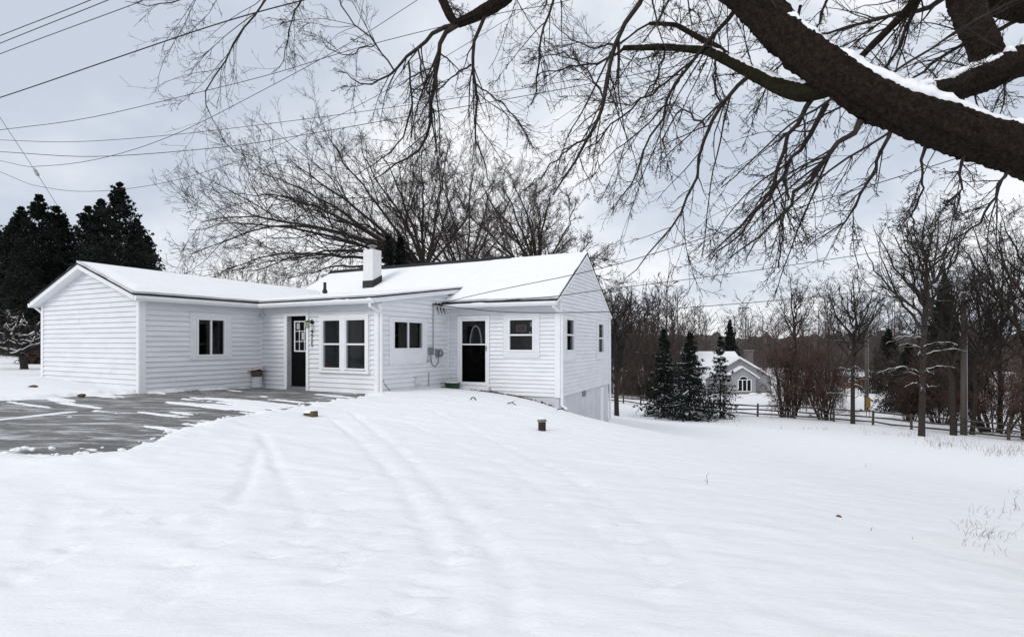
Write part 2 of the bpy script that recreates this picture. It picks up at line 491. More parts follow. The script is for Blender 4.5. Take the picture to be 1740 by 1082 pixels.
def snow_ground():
    xs = np.concatenate([axis(-900, -12, -12, -12, .06, 1.08), np.arange(-11.95, -2.8, .055), np.arange(-2.75, 7, .085), axis(7, 900, 7, 7, .09, 1.075)])
    ys = np.concatenate([axis(-900, 2.4, 2.4, 2.4, .05, 1.08), np.arange(2.44, 6.8, .05), np.arange(6.8, 16.6, .05), axis(16.6, 1200, 16.6, 16.6, .055, 1.06)])
    xs = np.unique(np.round(xs, 4)); ys = np.unique(np.round(ys, 4))
    X, Y = np.meshgrid(xs, ys)
    Z = ground(X, Y)
    near = np.exp(-((X + 1) ** 2 + (Y - 8) ** 2) / 30 ** 2)
    a = math.radians(-20)
    xr = X * math.cos(a) + Y * math.sin(a); yr = -X * math.sin(a) + Y * math.cos(a)
    h = np.full(X.shape, 0.055)
    h += near * 0.060 * (fbm(xr * .40, yr * .8, 3, 2) - .5)
    h += near * 0.034 * (fbm(xr * 1.1, yr * 4.6, 4, 5) - .5)
    h += near * 0.009 * (fbm(X * 6, Y * 6, 2, 9) - .5)
    # crusted clumps left by a shovel along the drive edge and the door path
    inner = sdpoly(X, Y, DRIVE)
    clump = np.exp(-((inner - .25) / .35) ** 2)
    h += clump * (0.035 + .10 * np.maximum(fbm(X * 3.2, Y * 3.2, 3, 13) - .48, 0))
    # wheel and sledge tracks
    for pts, w, dp in TRACKS:
        d = sdline(X, Y, pts)
        wv = w * (0.7 + .6 * vnoise(X * 3, Y * 3, 4))
        h -= .8 * dp * np.exp(-(d / wv) ** 6) * (.35 + .9 * fbm(X * 1.2, Y * 1.2, 2, 21))
        h += dp * .20 * np.exp(-((d - wv * 1.4) / (wv * .45)) ** 2)
    # footprints
    for (fx, fy, fa) in FEET:
        k = (np.abs(X - fx) < .5) & (np.abs(Y - fy) < .5)
        ux = (X[k] - fx) * math.cos(fa) + (Y[k] - fy) * math.sin(fa); uy = -(X[k] - fx) * math.sin(fa) + (Y[k] - fy) * math.cos(fa)
        q = (ux / .13) ** 2 + (uy / .055) ** 2
        h[k] -= .030 * np.exp(-q ** 3) - .007 * np.exp(-((np.sqrt(q) - 1.4) / .3) ** 2)
    # scraped drive: thin wind-blown streaks of snow left on it
    jag = inner + .50 * (fbm(X * 1.4, Y * 1.4, 4, 31) - .5) + .34 * (fbm(X * 5, Y * 5, 3, 33) - .5)
    b = math.radians(-24)
    xs_ = X * math.cos(b) + Y * math.sin(b); ys_ = -X * math.sin(b) + Y * math.cos(b)
    st = fbm(xs_ * .30, ys_ * 2.0, 3, 41) * .42 + fbm(xs_ * .75, ys_ * 6.0, 3, 43) * .34 + fbm(X * .22, Y * .32, 2, 47) * .24
    edge = np.exp(-np.abs(inner) / .5)
    st = st + .07 * (fbm(X * 9, Y * 9, 2, 71) - .5)
    thin = -.030 + .050 * sstep(.575, .65, st + .05 * np.exp(-np.abs(inner) / .5) * (Y < 12))
    # one long ridge of snow down the middle of the drive
    d = sdline(X, Y, [tuple(gp(-250, 742)[:2]), tuple(gp(0, 714)[:2]), tuple(gp(150, 697)[:2]), tuple(gp(270, 682)[:2])])
    thin = np.maximum(thin, -.03 + .045 * np.exp(-(d / (.10 + .12 * vnoise(X * 1.1, Y * 1.1, 3))) ** 2) * sstep(.25, .5, vnoise(X * .8, Y * .8, 6)))
    h = np.where(jag < .4, thin + (h - thin) * sstep(-.12, .12, jag), h)
    Z = Z + h
    V = np.stack([X, Y, Z], -1).reshape(-1, 3)
    nx, ny = len(xs), len(ys)
    i = np.arange(nx * ny).reshape(ny, nx)
    Q = np.stack([i[:-1, :-1], i[:-1, 1:], i[1:, 1:], i[1:, :-1]], -1).reshape(-1, 4)
    o = link('snow_ground', poly_mesh('snow_ground', V, Q, True), M['snow_field'])
    tag(o, kind='structure')


TRACKS = [
    (smoothline([(600, 706), (650, 745), (700, 790), (755, 850), (830, 930), (872, 1000), (880, 1081)]), .085, .038),
    (smoothline([(566, 716), (610, 752), (655, 800), (700, 860), (752, 950), (775, 1081)]), .075, .036),
    (smoothline([(445, 745), (470, 800), (500, 850), (525, 905)]), .08, .032),
    (smoothline([(440, 770), (420, 830), (385, 885), (360, 905)]), .08, .032),
    (smoothline([(700, 690), (800, 730), (920, 790), (1040, 860), (1180, 960), (1260, 1081)]), .09, .020),
    (smoothline([(690, 720), (830, 780), (960, 860), (1090, 980), (1150, 1081)]), .08, .018),
    (smoothline([(100, 860), (90, 900), (80, 940)]), .12, .02),
]
FEET = []
for (a, b, n) in [((905, 770), (1060, 715), 9), ((850, 760), (990, 735), 7), ((340, 910), (230, 880), 4), ((310, 1020), (350, 940), 3),
                  ((700, 735), (760, 700), 5), ((1040, 800), (1080, 730), 4), ((30, 1000), (210, 880), 5), ((560, 850), (470, 960), 5),
                  ((610, 960), (700, 900), 4), ((1140, 760), (1300, 730), 6), ((640, 770), (560, 1000), 10), ((690, 1050), (900, 820), 10), ((430, 800), (250, 1040), 8), ((960, 800), (1130, 1000), 7)]:
    for k in range(n):
        t = k / max(n - 1, 1)
        p = gp(a[0] + (b[0] - a[0]) * t + rng.normal() * 8, a[1] + (b[1] - a[1]) * t + rng.normal() * 4)
        FEET.append((p[0], p[1], rng.uniform(0, 3.14)))
snow_ground()


def driveway():
    xs = np.arange(-46, -2.6, .35); ys = np.arange(6, 18.6, .35)
    X, Y = np.meshgrid(xs, ys)
    Z = ground(X, Y) + .006 * (fbm(X * .8, Y * .8, 3, 3) - .5)
    V = np.stack([X, Y, Z], -1).reshape(-1, 3)
    i = np.arange(X.size).reshape(X.shape)
    Q = np.stack([i[:-1, :-1], i[:-1, 1:], i[1:, 1:], i[1:, :-1]], -1).reshape(-1, 4)
    c = V[Q].mean(1)
    keep = sdpoly(c[:, 0], c[:, 1], DRIVE) < .45
    o = link('driveway', poly_mesh('driveway', V, Q[keep], True), M['asphalt'])
    tag(o, kind='structure')


driveway()

# far wooded rise that closes the view
def hills():
    th = np.radians(np.linspace(-80, 80, 900)); rr = np.array([190, 205, 230, 280, 380, 600])
    hh = np.array([-7.5, -2, 1.5, 4, 5, 3])
    T, R = np.meshgrid(th, rr)
    H = np.repeat(hh[:, None], len(th), 1) + (4.0 * (fbm(T * 6, R * .01, 3, 8) - .5) + 6.0 * (fbm(T * 90, R * .05, 3, 18) - .45)) * (R > 195)
    V = np.stack([R * np.sin(T), R * np.cos(T), H], -1).reshape(-1, 3)
    i = np.arange(T.size).reshape(T.shape)
    Q = np.stack([i[:-1, :-1], i[:-1, 1:], i[1:, 1:], i[1:, :-1]], -1).reshape(-1, 4)
    tag(link('hills', poly_mesh('hills', V, Q, True), M['hill']), kind='structure')


hills()

# ------------------------------------------------------------------ the house
house = empty('house', (-4.0, 17.0, 0.0), 'white vinyl sided single storey house with snow covered roofs beside the driveway', 'house')


class Wall:
    def __init__(s, p0, p1):
        s.p0 = np.array(p0, float); s.L = float(np.linalg.norm(np.array(p1) - s.p0))
        s.d = (np.array(p1) - s.p0) / s.L
        s.n = np.array([s.d[1], -s.d[0]])

    def pt(s, a, o, z):
        q = s.p0 + s.d * a + s.n * o
        return (q[0], q[1], z)

    def s_at(s, px):
        k = (px - CX) / F
        return (k * s.p0[1] - s.p0[0]) / (s.d[0] - k * s.d[1])

    def z_at(s, px, py):
        a = s.s_at(px)
        return CZ - (py - HY) / F * (s.p0[1] + s.d[1] * a)

    def rect(s, x0, x1, y0, y1):
        """photo box -> (s0, s1, z0, z1) on the wall"""
        xm = (x0 + x1) / 2
        return s.s_at(x0), s.s_at(x1), s.z_at(xm, y1), s.z_at(xm, y0)

    def box(s, mb, a0, a1, o0, o1, z0, z1):
        return mb.hexa([s.pt(a0, o0, z0), s.pt(a1, o0, z0), s.pt(a1, o1, z0), s.pt(a0, o1, z0),
                        s.pt(a0, o0, z1), s.pt(a1, o0, z1), s.pt(a1, o1, z1), s.pt(a0, o1, z1)])


def frange(top, z, L, n=240):
    """stretch of the wall that is still below its top at height z"""
    ss = np.linspace(0, L, n)
    ok = np.array([top(q) >= z for q in ss])
    if not ok.any(): return None
    k = np.where(ok)[0]
    return ss[k[0]], ss[k[-1]]


def build_wall(W, z0, top, holes, course=0.136, o=0.0):
    zmax = max(top(q) for q in np.linspace(0, W.L, 60))
    # sheathing behind the boards, with the openings left out
    ss = sorted({0.0, W.L, *[h[0] for h in holes], *[h[1] for h in holes], *np.linspace(0, W.L, 9)})
    mb = MB()
    for a, b in zip(ss[:-1], ss[1:]):
        if b - a < 1e-4: continue
        m = (a + b) / 2
        spans = [(z0, None)]
        hs = sorted([(h[2], h[3]) for h in holes if h[0] <= m <= h[1]])
        lo = z0; segs = []
        for (h0, h1) in hs:
            segs.append((lo, h0)); lo = h1
        segs.append((lo, None))
        for (q0, q1) in segs:
            t0 = q1 if q1 is not None else top(a); t1 = q1 if q1 is not None else top(b)
            if min(t0, t1) - q0 < .005: continue
            mb.hexa([W.pt(a, o - .09, q0), W.pt(b, o - .09, q0), W.pt(b, o - .005, q0), W.pt(a, o - .005, q0),
                     W.pt(a, o - .09, t0), W.pt(b, o - .09, t1), W.pt(b, o - .005, t1), W.pt(a, o - .005, t0)])
    wall = mb.build('wall', M['siding'], house)
    k = 0
    z = z0
    while z < zmax - .02:
        zt = z + course + .004
        r0 = frange(top, z + .01, W.L); r1 = frange(top, min(zt, zmax - .01), W.L)
        if r0 is None: break
        if r1 is None: r1 = ((r0[0] + r0[1]) / 2,) * 2
        cuts = sorted([(h[0], h[1]) for h in holes if min(zt, h[3]) - max(z, h[2]) > .03])
        pieces = []; lo = (r0[0], r1[0])
        for (c0, c1) in cuts:
            if c0 - lo[0] > .01: pieces.append((lo[0], lo[1], c0, c0))
            lo = (c1, c1)
        if r0[1] - lo[0] > .01: pieces.append((lo[0], lo[1], r0[1], r1[1]))
        cutp = []
        for (a0, a1, b0, b1) in pieces:
            if b0 - a0 > 2.6 and abs(a0 - a1) < .01 and abs(b0 - b1) < .01:
                j_ = a0 + (b0 - a0) * rng.uniform(.25, .75)
                cutp += [(a0, a1, j_ - .0015, j_ - .0015), (j_ + .0015, j_ + .0015, b0, b1)]
            else:
                cutp.append((a0, a1, b0, b1))
        for (a0, a1, b0, b1) in cutp:
            w = rng.normal() * .0028
            m = MB().hexa([W.pt(a0, o - .004, z), W.pt(b0, o - .004, z), W.pt(b0, o + .042 + w, z), W.pt(a0, o + .042 + w, z),
                           W.pt(a1, o - .004, zt), W.pt(b1, o - .004, zt), W.pt(b1, o + .004, zt), W.pt(a1, o + .004, zt)])
            m.build('siding_board', M['siding'], wall)
        z += course; k += 1
    return wall


def window(W, s0, s1, z0, z1, lites, pad=(.10, .10, .10, .10), fr=.055, dim=False, bright=False, surround=True, rec=.05):
    """lites: 'slide' two side by side, 'hung' two stacked; pad: panel left, right, below, above"""
    t = MB()
    o0, o1 = -.02, .058
    W.box(t, s0, s1, o0, o1, z0, z0 + fr); W.box(t, s0, s1, o0, o1, z1 - fr, z1)
    W.box(t, s0, s0 + fr, o0, o1 - .002, z0 + fr, z1 - fr); W.box(t, s1 - fr, s1, o0, o1 - .002, z0 + fr, z1 - fr)
    w = t.build('window', M['trim'], house)
    if surround:
        l, r, b, u = pad
        p = MB()
        W.box(p, s0 - l, s0 - .004, -.003, .044, z0 - b, z1 + u); W.box(p, s1 + .004, s1 + r, -.003, .044, z0 - b, z1 + u)
        W.box(p, s0 - .004, s1 + .004, -.003, .042, z0 - b, z0 - .003); W.box(p, s0 - .004, s1 + .004, -.003, .042, z1 + .003, z1 + u)
        p.build('surround_panel', M['siding'], w)
        e_ = MB()
        W.box(e_, s0 - l - .022, s0 - l - .002, -.003, .054, z0 - b, z1 + u)
        W.box(e_, s1 + r + .002, s1 + r + .022, -.003, .054, z0 - b, z1 + u)
        W.box(e_, s0 - l - .022, s1 + r + .022, -.003, .056, z0 - b - .024, z0 - b - .002)
        e_.build('edge_channel', M['trim'], w)
    g = 'glass_dim' if dim else 'glass'
    m_ = (s0 + s1) / 2; zm = (z0 + z1) / 2
    bar = MB()
    if lites == 'slide':
        W.box(bar, m_ - .022, m_ + .022, -.02, .036, z0 + fr, z1 - fr)
        cells = [(s0 + fr, m_ - .022, z0 + fr, z1 - fr, .0), (m_ + .022, s1 - fr, z0 + fr, z1 - fr, .012)]
    else:
        W.box(bar, s0 + fr, s1 - fr, -.02, .034, zm - .024, zm + .024)
        cells = [(s0 + fr, s1 - fr, z0 + fr, zm - .024, .0), (s0 + fr, s1 - fr, zm + .024, z1 - fr, .012)]
    bar.build('meeting_rail', M['trim'], w)
    for c in cells:
        q = MB(); W.box(q, c[0], c[1], -.012 + c[4], -.006 + c[4], c[2], c[3]); q.build('pane', M[g], w)
    room(W, s0, s1, z0, z1, bright, w)
    return w


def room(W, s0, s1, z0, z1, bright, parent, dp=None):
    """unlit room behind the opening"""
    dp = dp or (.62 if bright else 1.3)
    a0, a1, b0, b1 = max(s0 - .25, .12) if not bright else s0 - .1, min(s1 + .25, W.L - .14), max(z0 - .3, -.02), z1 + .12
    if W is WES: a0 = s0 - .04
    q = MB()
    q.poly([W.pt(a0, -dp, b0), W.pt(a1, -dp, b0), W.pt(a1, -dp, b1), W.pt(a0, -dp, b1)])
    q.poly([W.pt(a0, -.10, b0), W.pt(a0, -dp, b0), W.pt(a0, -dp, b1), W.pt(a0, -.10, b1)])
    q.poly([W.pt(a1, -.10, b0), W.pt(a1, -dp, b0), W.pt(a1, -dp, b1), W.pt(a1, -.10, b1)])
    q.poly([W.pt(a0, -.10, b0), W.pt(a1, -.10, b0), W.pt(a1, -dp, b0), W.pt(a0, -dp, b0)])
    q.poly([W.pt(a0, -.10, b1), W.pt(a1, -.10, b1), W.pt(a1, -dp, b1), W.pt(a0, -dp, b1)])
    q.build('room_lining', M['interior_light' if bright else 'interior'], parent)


def corner(W, s, z0, z1, side=1, w=.09):
    """corner post at the right (1) or left (-1) end of a wall"""
    m = MB()
    a0, a1 = (s - w, s + .034) if side > 0 else (s - .034, s + w)
    W.box(m, a0, a1, -.003, .048, z0, z1)
    m.build('corner_post', M['trim'], house)


WGG = Wall(G1, G0)          # garage gable, faces the camera
WGS = Wall(G0, PI_)         # garage side, faces the court
WEF = Wall(PI_, E0)         # low front with the black door
WES = Wall(E0, J0)          # side of that front
WMF = Wall(J0, R0)          # right-hand front
WMG = Wall(R0, R1)          # right-hand gable

GE, EE, ME = 2.56, 2.56, 2.60          # eave heights (top of shingle)
GAX, GRZ = 2.62, 3.52
gs = (GRZ - GE) / (2.6 + .2)
MS = (4.43 - ME) / 3.25; MS2 = (4.43 - 2.45) / 3.62

# openings (photo survey on the wall planes)
garw = WGS.rect(333, 382, 541, 605)
h_gs = [garw]
bdoor = WEF.rect(490, 522.5, 537, 658)
bdoor = (bdoor[0], bdoor[1], 0.0, bdoor[3])
dw1 = WEF.rect(549, 581, 542, 627); dw2 = WEF.rect(588, 624, 541, 628.5)
h_ef = [bdoor, dw1, dw2]
sw = WES.rect(667, 717, 546, 593)
h_es = [sw]
sdoor = WMF.rect(782, 829, 541, 654)
mw = WMF.rect(864.5, 908, 541, 597)
h_mf = [sdoor, mw]
gw1 = WMG.rect(960, 974, 541, 597); gw2 = WMG.rect(1015, 1024, 549, 600)
h_mg = [gw1, gw2]

build_wall(WGG, -.05, lambda q: min(2.50 + .02 + gs * q - .02, GRZ - .14 - gs * abs(q - GAX) * 1.02), [], .1365)
build_wall(WGS, -.14, lambda q: 2.44, h_gs, .1365)
build_wall(WEF, -.10, lambda q: 2.42, h_ef, .1365)
build_wall(WES, -.10, lambda q: EE + .14 * (q + .3) - .14, h_es, .1365)
build_wall(WMF, -.31, lambda q: 2.60, h_mf, .125)
build_wall(WMG, -.31, lambda q: min(ME + (q + .35) * MS - .15, 4.43 - (q - 2.9) * MS2 - .15), h_mg, .125)

corner(WGG, WGG.L, -.1, 2.40, 1); corner(WGG, 0, -.1, 2.40, -1)
corner(WGS, 0, -.1, 2.40, -1, .12); corner(WEF, WEF.L, -.12, 2.38, 1, .10); corner(WES, 0, -.12, 2.38, -1, .11)
corner(WMF, WMF.L, -.33, 2.50, 1, .13); corner(WMG, 0, -.33, 2.5, -1, .13); corner(WMG, WMG.L, -.33, 2.4, 1)
for W, s in ((WGS, WGS.L - .03), (WES, WES.L - .03)):
    m = MB(); W.box(m, s - .04, s, .0, .05, -.1, 2.4); m.build('corner_channel', M['trim'], house)

# foundation under the right-hand part
fm = MB(); WMF.box(fm, -.4, WMF.L - .02, -.2, -.015, -2.3, -.312); fm.build('foundation', M['foundation'], house)
fm = MB(); WMG.box(fm, .005, WMG.L - .01, -.2, -.018, -3.2, -.312); fm.build('foundation', M['foundation'], house)
fm = MB(); WES.box(fm, .05, WES.L, -.2, -.02, -.6, -.102); fm.build('foundation', M['foundation'], house)
fm = MB(); WGS.box(fm, .05, WGS.L, -.2, -.02, -.6, -.142); WGG.box(fm, 0, WGG.L, -.2, -.02, -.6, -.052); fm.build('foundation', M['foundation'], house)
v = MB(); r = WMG.rect(990, 995, 663, 673); WMG.box(v, r[0], r[1], -.02, .02, r[2], r[3])
v.build('foundation_vent', M['metal'], house)
v = MB(); r = WMG.rect(1019.5, 1024, 657, 717); WMG.box(v, r[0], r[1], -.03, .03, -2.0, r[3]); v.build('basement_door', M['trim'], house)
# rear and far end walls close the block
bk = MB()
RB = R1 - 12.4 * U1; RL = np.array([-8.0, 24.9])
for a, b in ((R1, RB), (RB, RB - 6.2 * V1)):
    W = Wall(a, b); W.box(bk, 0, W.L, -.1, 0, -2.5, 2.42)
bk.build('rear_wall', M['siding'], house)

# windows
window(WGS, *garw, 'slide', pad=(.17, .17, .06, .14), fr=.05)
window(WEF, *dw1, 'hung', surround=False, fr=.045, bright=True)
window(WEF, *dw2, 'hung', surround=False, fr=.045, bright=True)
q = MB()
a0, a1 = dw1[0] - .10, dw2[1] + .09
zb, zt = min(dw1[2], dw2[2]), max(dw1[3], dw2[3])
WEF.box(q, a0, dw1[0] - .003, -.003, .064, zb - .02, zt + .10); WEF.box(q, dw2[1] + .003, a1, -.003, .064, zb - .02, zt + .10)
WEF.box(q, dw1[1] + .003, dw2[0] - .003, -.003, .062, zb - .02, zt); WEF.box(q, dw1[0] - .003, dw2[1] + .003, -.003, .060, zt + .003, zt + .10)
WEF.box(q, a0 - .03, a1 + .03, -.003, .085, zb - .10, zb - .022)
q.build('window_casing', M['trim'], house)
q = MB(); WEF.box(q, a1 + .02, a1 + .04, 0, .052, zb - .02, zt + .10); q.build('edge_channel', M['trim'], house)
window(WES, *sw, 'slide', pad=(.15, .19, .42, .10), fr=.03)
window(WMF, *mw, 'hung', pad=(.16, .16, .16, .14), fr=.05)
window(WMG, *gw1, 'hung', pad=(.28, .14, .30, .08), fr=.05)
window(WMG, *gw2, 'hung', pad=(.20, .25, .20, .08), fr=.05)

# things seen in the right-hand window: small framed notice and stickers
s0, s1, z0, z1 = mw
sx = lambda f: s0 + (s1 - s0) * f
zx = lambda f: z1 - (z1 - z0) * f
nb = MB()
for (a, b, c, d) in ((.29, .66, .20, .22), (.29, .66, .38, .40), (.29, .32, .22, .38), (.63, .66, .22, .38)):
    WMF.box(nb, sx(a), sx(b), -.022, -.019, zx(d), zx(c))
notice = nb.build('notice_border', M['sticker_grey'], house)
nb = MB()
for (a, b, c, d) in ((.35, .52, .235, .262), (.36, .60, .28, .318), (.35, .61, .338, .352), (.37, .60, .362, .372)):
    WMF.box(nb, sx(a), sx(b), -.024, -.0195, zx(d), zx(c))
nb.build('notice_print', M['sticker_red'], house)
nb = MB(); WMF.box(nb, sx(.79), sx(.87), -.022, -.019, zx(.45), zx(.41)); WMF.box(nb, sx(.83), sx(.93), -.022, -.019, zx(.25), zx(.12))
nb.build('sticker', M['sticker_white'], house)
nb = MB(); s0, s1, z0, z1 = dw1; WEF.box(nb, s0 + .10, s0 + .16, -.03, -.026, z0 + .09, z0 + .19); nb.build('sticker', M['sticker_red'], house)

# black front door with a nine light window
s0, s1, z0, z1 = bdoor
t = MB()
WEF.box(t, s0 - .13, s0, -.14, .064, -.10, z1 + .10); WEF.box(t, s1, s1 + .10, -.14, .064, -.10, z1 + .10)
WEF.box(t, s0, s1, -.14, .062, z1, z1 + .10)
t.build('door_casing', M['trim'], house)
t = MB(); WEF.box(t, s0, s1, -.16, .06, -.10, .0); t.build('door_sill', M['metal'], house)
t = MB()
wl, wr, wb, wt = s0 + (s1 - s0) * .17, s1 - .03, z1 - 1.07, z1 - .14
WEF.box(t, s0, wl, -.155, -.11, 0.002, z1); WEF.box(t, wr, s1, -.155, -.11, .002, z1)
WEF.box(t, wl, wr, -.155, -.11, .002, wb); WEF.box(t, wl, wr, -.155, -.11, wt, z1)
door = t.build('door', M['black'], house)
t = MB()
f = .035
WEF.box(t, wl, wr, -.12, -.095, wb, wb + f); WEF.box(t, wl, wr, -.12, -.095, wt - f, wt)
WEF.box(t, wl, wl + f, -.12, -.096, wb + f, wt - f); WEF.box(t, wr - f, wr, -.12, -.096, wb + f, wt - f)
for k in (1, 2):
    x = wl + (wr - wl) * k / 3; WEF.box(t, x - .009, x + .009, -.118, -.10, wb + f, wt - f)
    z = wb + (wt - wb) * k / 3; WEF.box(t, wl + f, wr - f, -.117, -.101, z - .009, z + .009)
t.build('muntins', M['trim'], door)
for i in range(3):
    for j in range(3):
        t = MB()
        xa, xb = wl + (wr - wl) * i / 3, wl + (wr - wl) * (i + 1) / 3
        za_, zb_ = wb + (wt - wb) * j / 3, wb + (wt - wb) * (j + 1) / 3
        WEF.box(t, xa + .01, xb - .01, -.128, -.122, za_ + .01, zb_ - .01); t.build('pane', M['glass'], door)
t = MB(); WEF.box(t, wl + .30, wl + .40, -.120, -.117, wb + .36, wb + .58); WEF.box(t, wl + .09, wl + .17, -.120, -.117, wb + .68, wb + .86)
t.build('paper_notice', M['sticker_white'], door)
t = MB(); t.tube([WEF.pt(s1 - .07, -.11, .95), WEF.pt(s1 - .07, -.04, .95)], .028, 10); t.build('handle', M['brass'], door)
room(WEF, wl, wr, wb, wt, False, door)

# storm door on the right-hand front, oval light behind the glass
s0, s1, z0, z1 = sdoor
t = MB()
WMF.box(t, s0 - .07, s0, -.12, .060, z0 - .02, z1 + .08); WMF.box(t, s1, s1 + .07, -.12, .060, z0 - .02, z1 + .08)
WMF.box(t, s0, s1, -.12, .058, z1, z1 + .08)
t.build('door_casing', M['trim'], house)
t = MB()
zm = z0 + (z1 - z0) * .61
WMF.box(t, s0, s0 + .075, -.02, .03, z0, z1); WMF.box(t, s1 - .075, s1, -.02, .03, z0, z1)
WMF.box(t, s0 + .075, s1 - .075, -.02, .028, z0, z0 + .10); WMF.box(t, s0 + .075, s1 - .075, -.02, .028, z1 - .08, z1)
WMF.box(t, s0 + .075, s1 - .075, -.02, .026, zm - .02, zm + .02)
sd = t.build('storm_door', M['trim'], house)
t = MB(); WMF.box(t, s0 + .075, s1 - .075, -.005, .0, zm + .02, z1 - .08); t.build('pane', M['glass'], sd)
t = MB(); WMF.box(t, s0 + .075, s1 - .075, .004, .008, z0 + .10, zm - .02); t.build('screen', M['insect_screen'], sd)
t = MB(); WMF.box(t, s1 - .05, s1 - .03, .03, .07, zm - .20, zm - .05); t.build('handle', M['metal'], sd)
t = MB(); WMF.box(t, s0, s1, -.115, -.085, z0, z1); od = t.build('door', M['black'], house)
t = MB(); cx = (s0 + s1) / 2 + .03; cz = zm + .02
pts = [WMF.pt(cx + .20 * math.cos(a), -.078, cz + .57 * math.sin(a)) for a in np.linspace(0, 2 * math.pi, 41)]
t.tube(pts, .026, 6, False); t.build('oval_light_frame', M['oval'], od)
t = MB(); t.poly([WMF.pt(cx + .19 * math.cos(a), -.082, cz + .56 * math.sin(a)) for a in np.linspace(0, 2 * math.pi, 40, endpoint=False)])
t.build('oval_light', M['interior'], od)
t = MB(); WMF.box(t, s0 - .10, s1 + .10, -.05, .16, z0 - .16, z0 - .022); t.build('door_sill', M['trim'], house)
t = MB(); WMF.box(t, s0 - .05, s1 + .35, -.02, .62, z0 - .36, z0 - .18); t.build('door_step', M['stone'], house)


# ---- roofs
def lerp(a, b, t):
    return a + (b - a) * t


def roof_quad(el, er, rr, rl, snow_in=(.045, .03, .03, .03), ns=36, nv=16, seed=0, thick=.085, deck=True):
    """eave left, eave right, ridge right, ridge left (3-D, top of shingle)"""
    P = [np.array(p, float) for p in (el, er, rr, rl)]
    dn = np.array([0, 0, -1.0])
    if deck:
        mb = MB(); mb.hexa([p + dn * .165 for p in P] + [p + dn * .040 for p in P]); mb.build('fascia', M['trim'], house)
    c = sum(P) / 4
    Q = [p + (p - c) / np.linalg.norm(p - c) * .025 for p in P]
    mb = MB(); mb.hexa([p + dn * .038 for p in Q] + Q); roof = mb.build('roof', M['shingle'], house)
    # snow blanket
    nu = ns
    u = np.linspace(0, 1, nu); v = np.linspace(0, 1, nv)
    Uu, Vv = np.meshgrid(u, v)
    eL = np.linalg.norm(P[1] - P[0]); sL = np.linalg.norm(P[3] - P[0])
    be, br, bt, bl = snow_in
    j = (fbm(Uu * eL * 2.2, Vv * 0 + seed, 3, seed + 2) - .5)
    j2 = (fbm(Uu * 0 + seed, Vv * sL * 2.2, 3, seed + 5) - .5)
    v0 = (be + .09 * np.maximum(j, -.3)) / sL; v1 = 1 - bt / sL
    u0 = (bl + .05 * j2) / eL; u1 = 1 - (br + .05 * j2) / eL
    a = u0 + (u1 - u0) * Uu; b = v0 + (v1 - v0) * Vv
    p = ((1 - a) * (1 - b))[..., None] * P[0] + (a * (1 - b))[..., None] * P[1] + (a * b)[..., None] * P[2] + ((1 - a) * b)[..., None] * P[3]
    ed = np.minimum(np.minimum(Uu * eL, (1 - Uu) * eL), np.minimum(Vv * sL, (1 - Vv) * sL))
    tk = thick * (.45 + .55 * sstep(0, .35, ed)) * (.8 + .4 * fbm(a * eL * .8, b * sL * .8, 3, seed + 9))
    top = p.copy(); top[..., 2] += tk
    bot = p.copy(); bot[..., 2] += .002
    V = np.concatenate([top.reshape(-1, 3), bot.reshape(-1, 3)]) - ORG[house.name]
    i = np.arange(nu * nv).reshape(nv, nu); k = nu * nv
    Fq = [np.stack([i[:-1, :-1], i[:-1, 1:], i[1:, 1:], i[1:, :-1]], -1).reshape(-1, 4)]
    ring = np.concatenate([i[0, :], i[1:, -1], i[-1, -2::-1], i[-2:0:-1, 0]])
    nx = np.roll(ring, -1)
    Fq.append(np.stack([ring, ring + k, nx + k, nx], -1)[:, ::-1])
    link('roof_snow', poly_mesh('roof_snow', V, np.concatenate(Fq), True), M['snow'], roof)
    return roof


Z_ = np.array([0, 0, 1.0])


def p3(p, z):
    return np.array([p[0], p[1], z])


# garage: ridge runs back from the camera
gm = (G1 + U1 * GAX)
gA = gm - V1 * .26; gB = gm + V1 * 8.4
ger = (G0 + U1 * .2 - V1 * .26, PI_ + U1 * .2 + V1 * 1.6)
gel = (G1 - U1 * .2 - V1 * .26, G1 - U1 * .2 + V1 * 8.4)
roof_quad(p3(ger[0], GE), p3(ger[1], GE), p3(gB, GRZ - .12), p3(gA, GRZ), seed=1, ns=70, nv=26, thick=.10, snow_in=(.06, 0, -.02, .0))
roof_quad(p3(gel[1], GE), p3(gel[0], GE), p3(gA, GRZ), p3(gB, GRZ - .12), seed=2, thick=.09, snow_in=(.04, .02, -.02, 0))
# low front: shed roof running up into the main slope
ev = .14
top_v = 4.05
ea = p3(PI_ - U1 * 2.3 - V1 * .3, EE); eb = p3(E0 + U1 * .15 - V1 * .3, EE)
ec = p3(E0 + U1 * .15 + V1 * top_v, EE + ev * (top_v + .3)); ed_ = p3(PI_ - U1 * 2.3 + V1 * top_v, EE + ev * (top_v + .3))
roof_quad(ea, eb, ec, ed_, seed=3, ns=80, nv=40, thick=.085, snow_in=(.07, .0, -.05, .0))
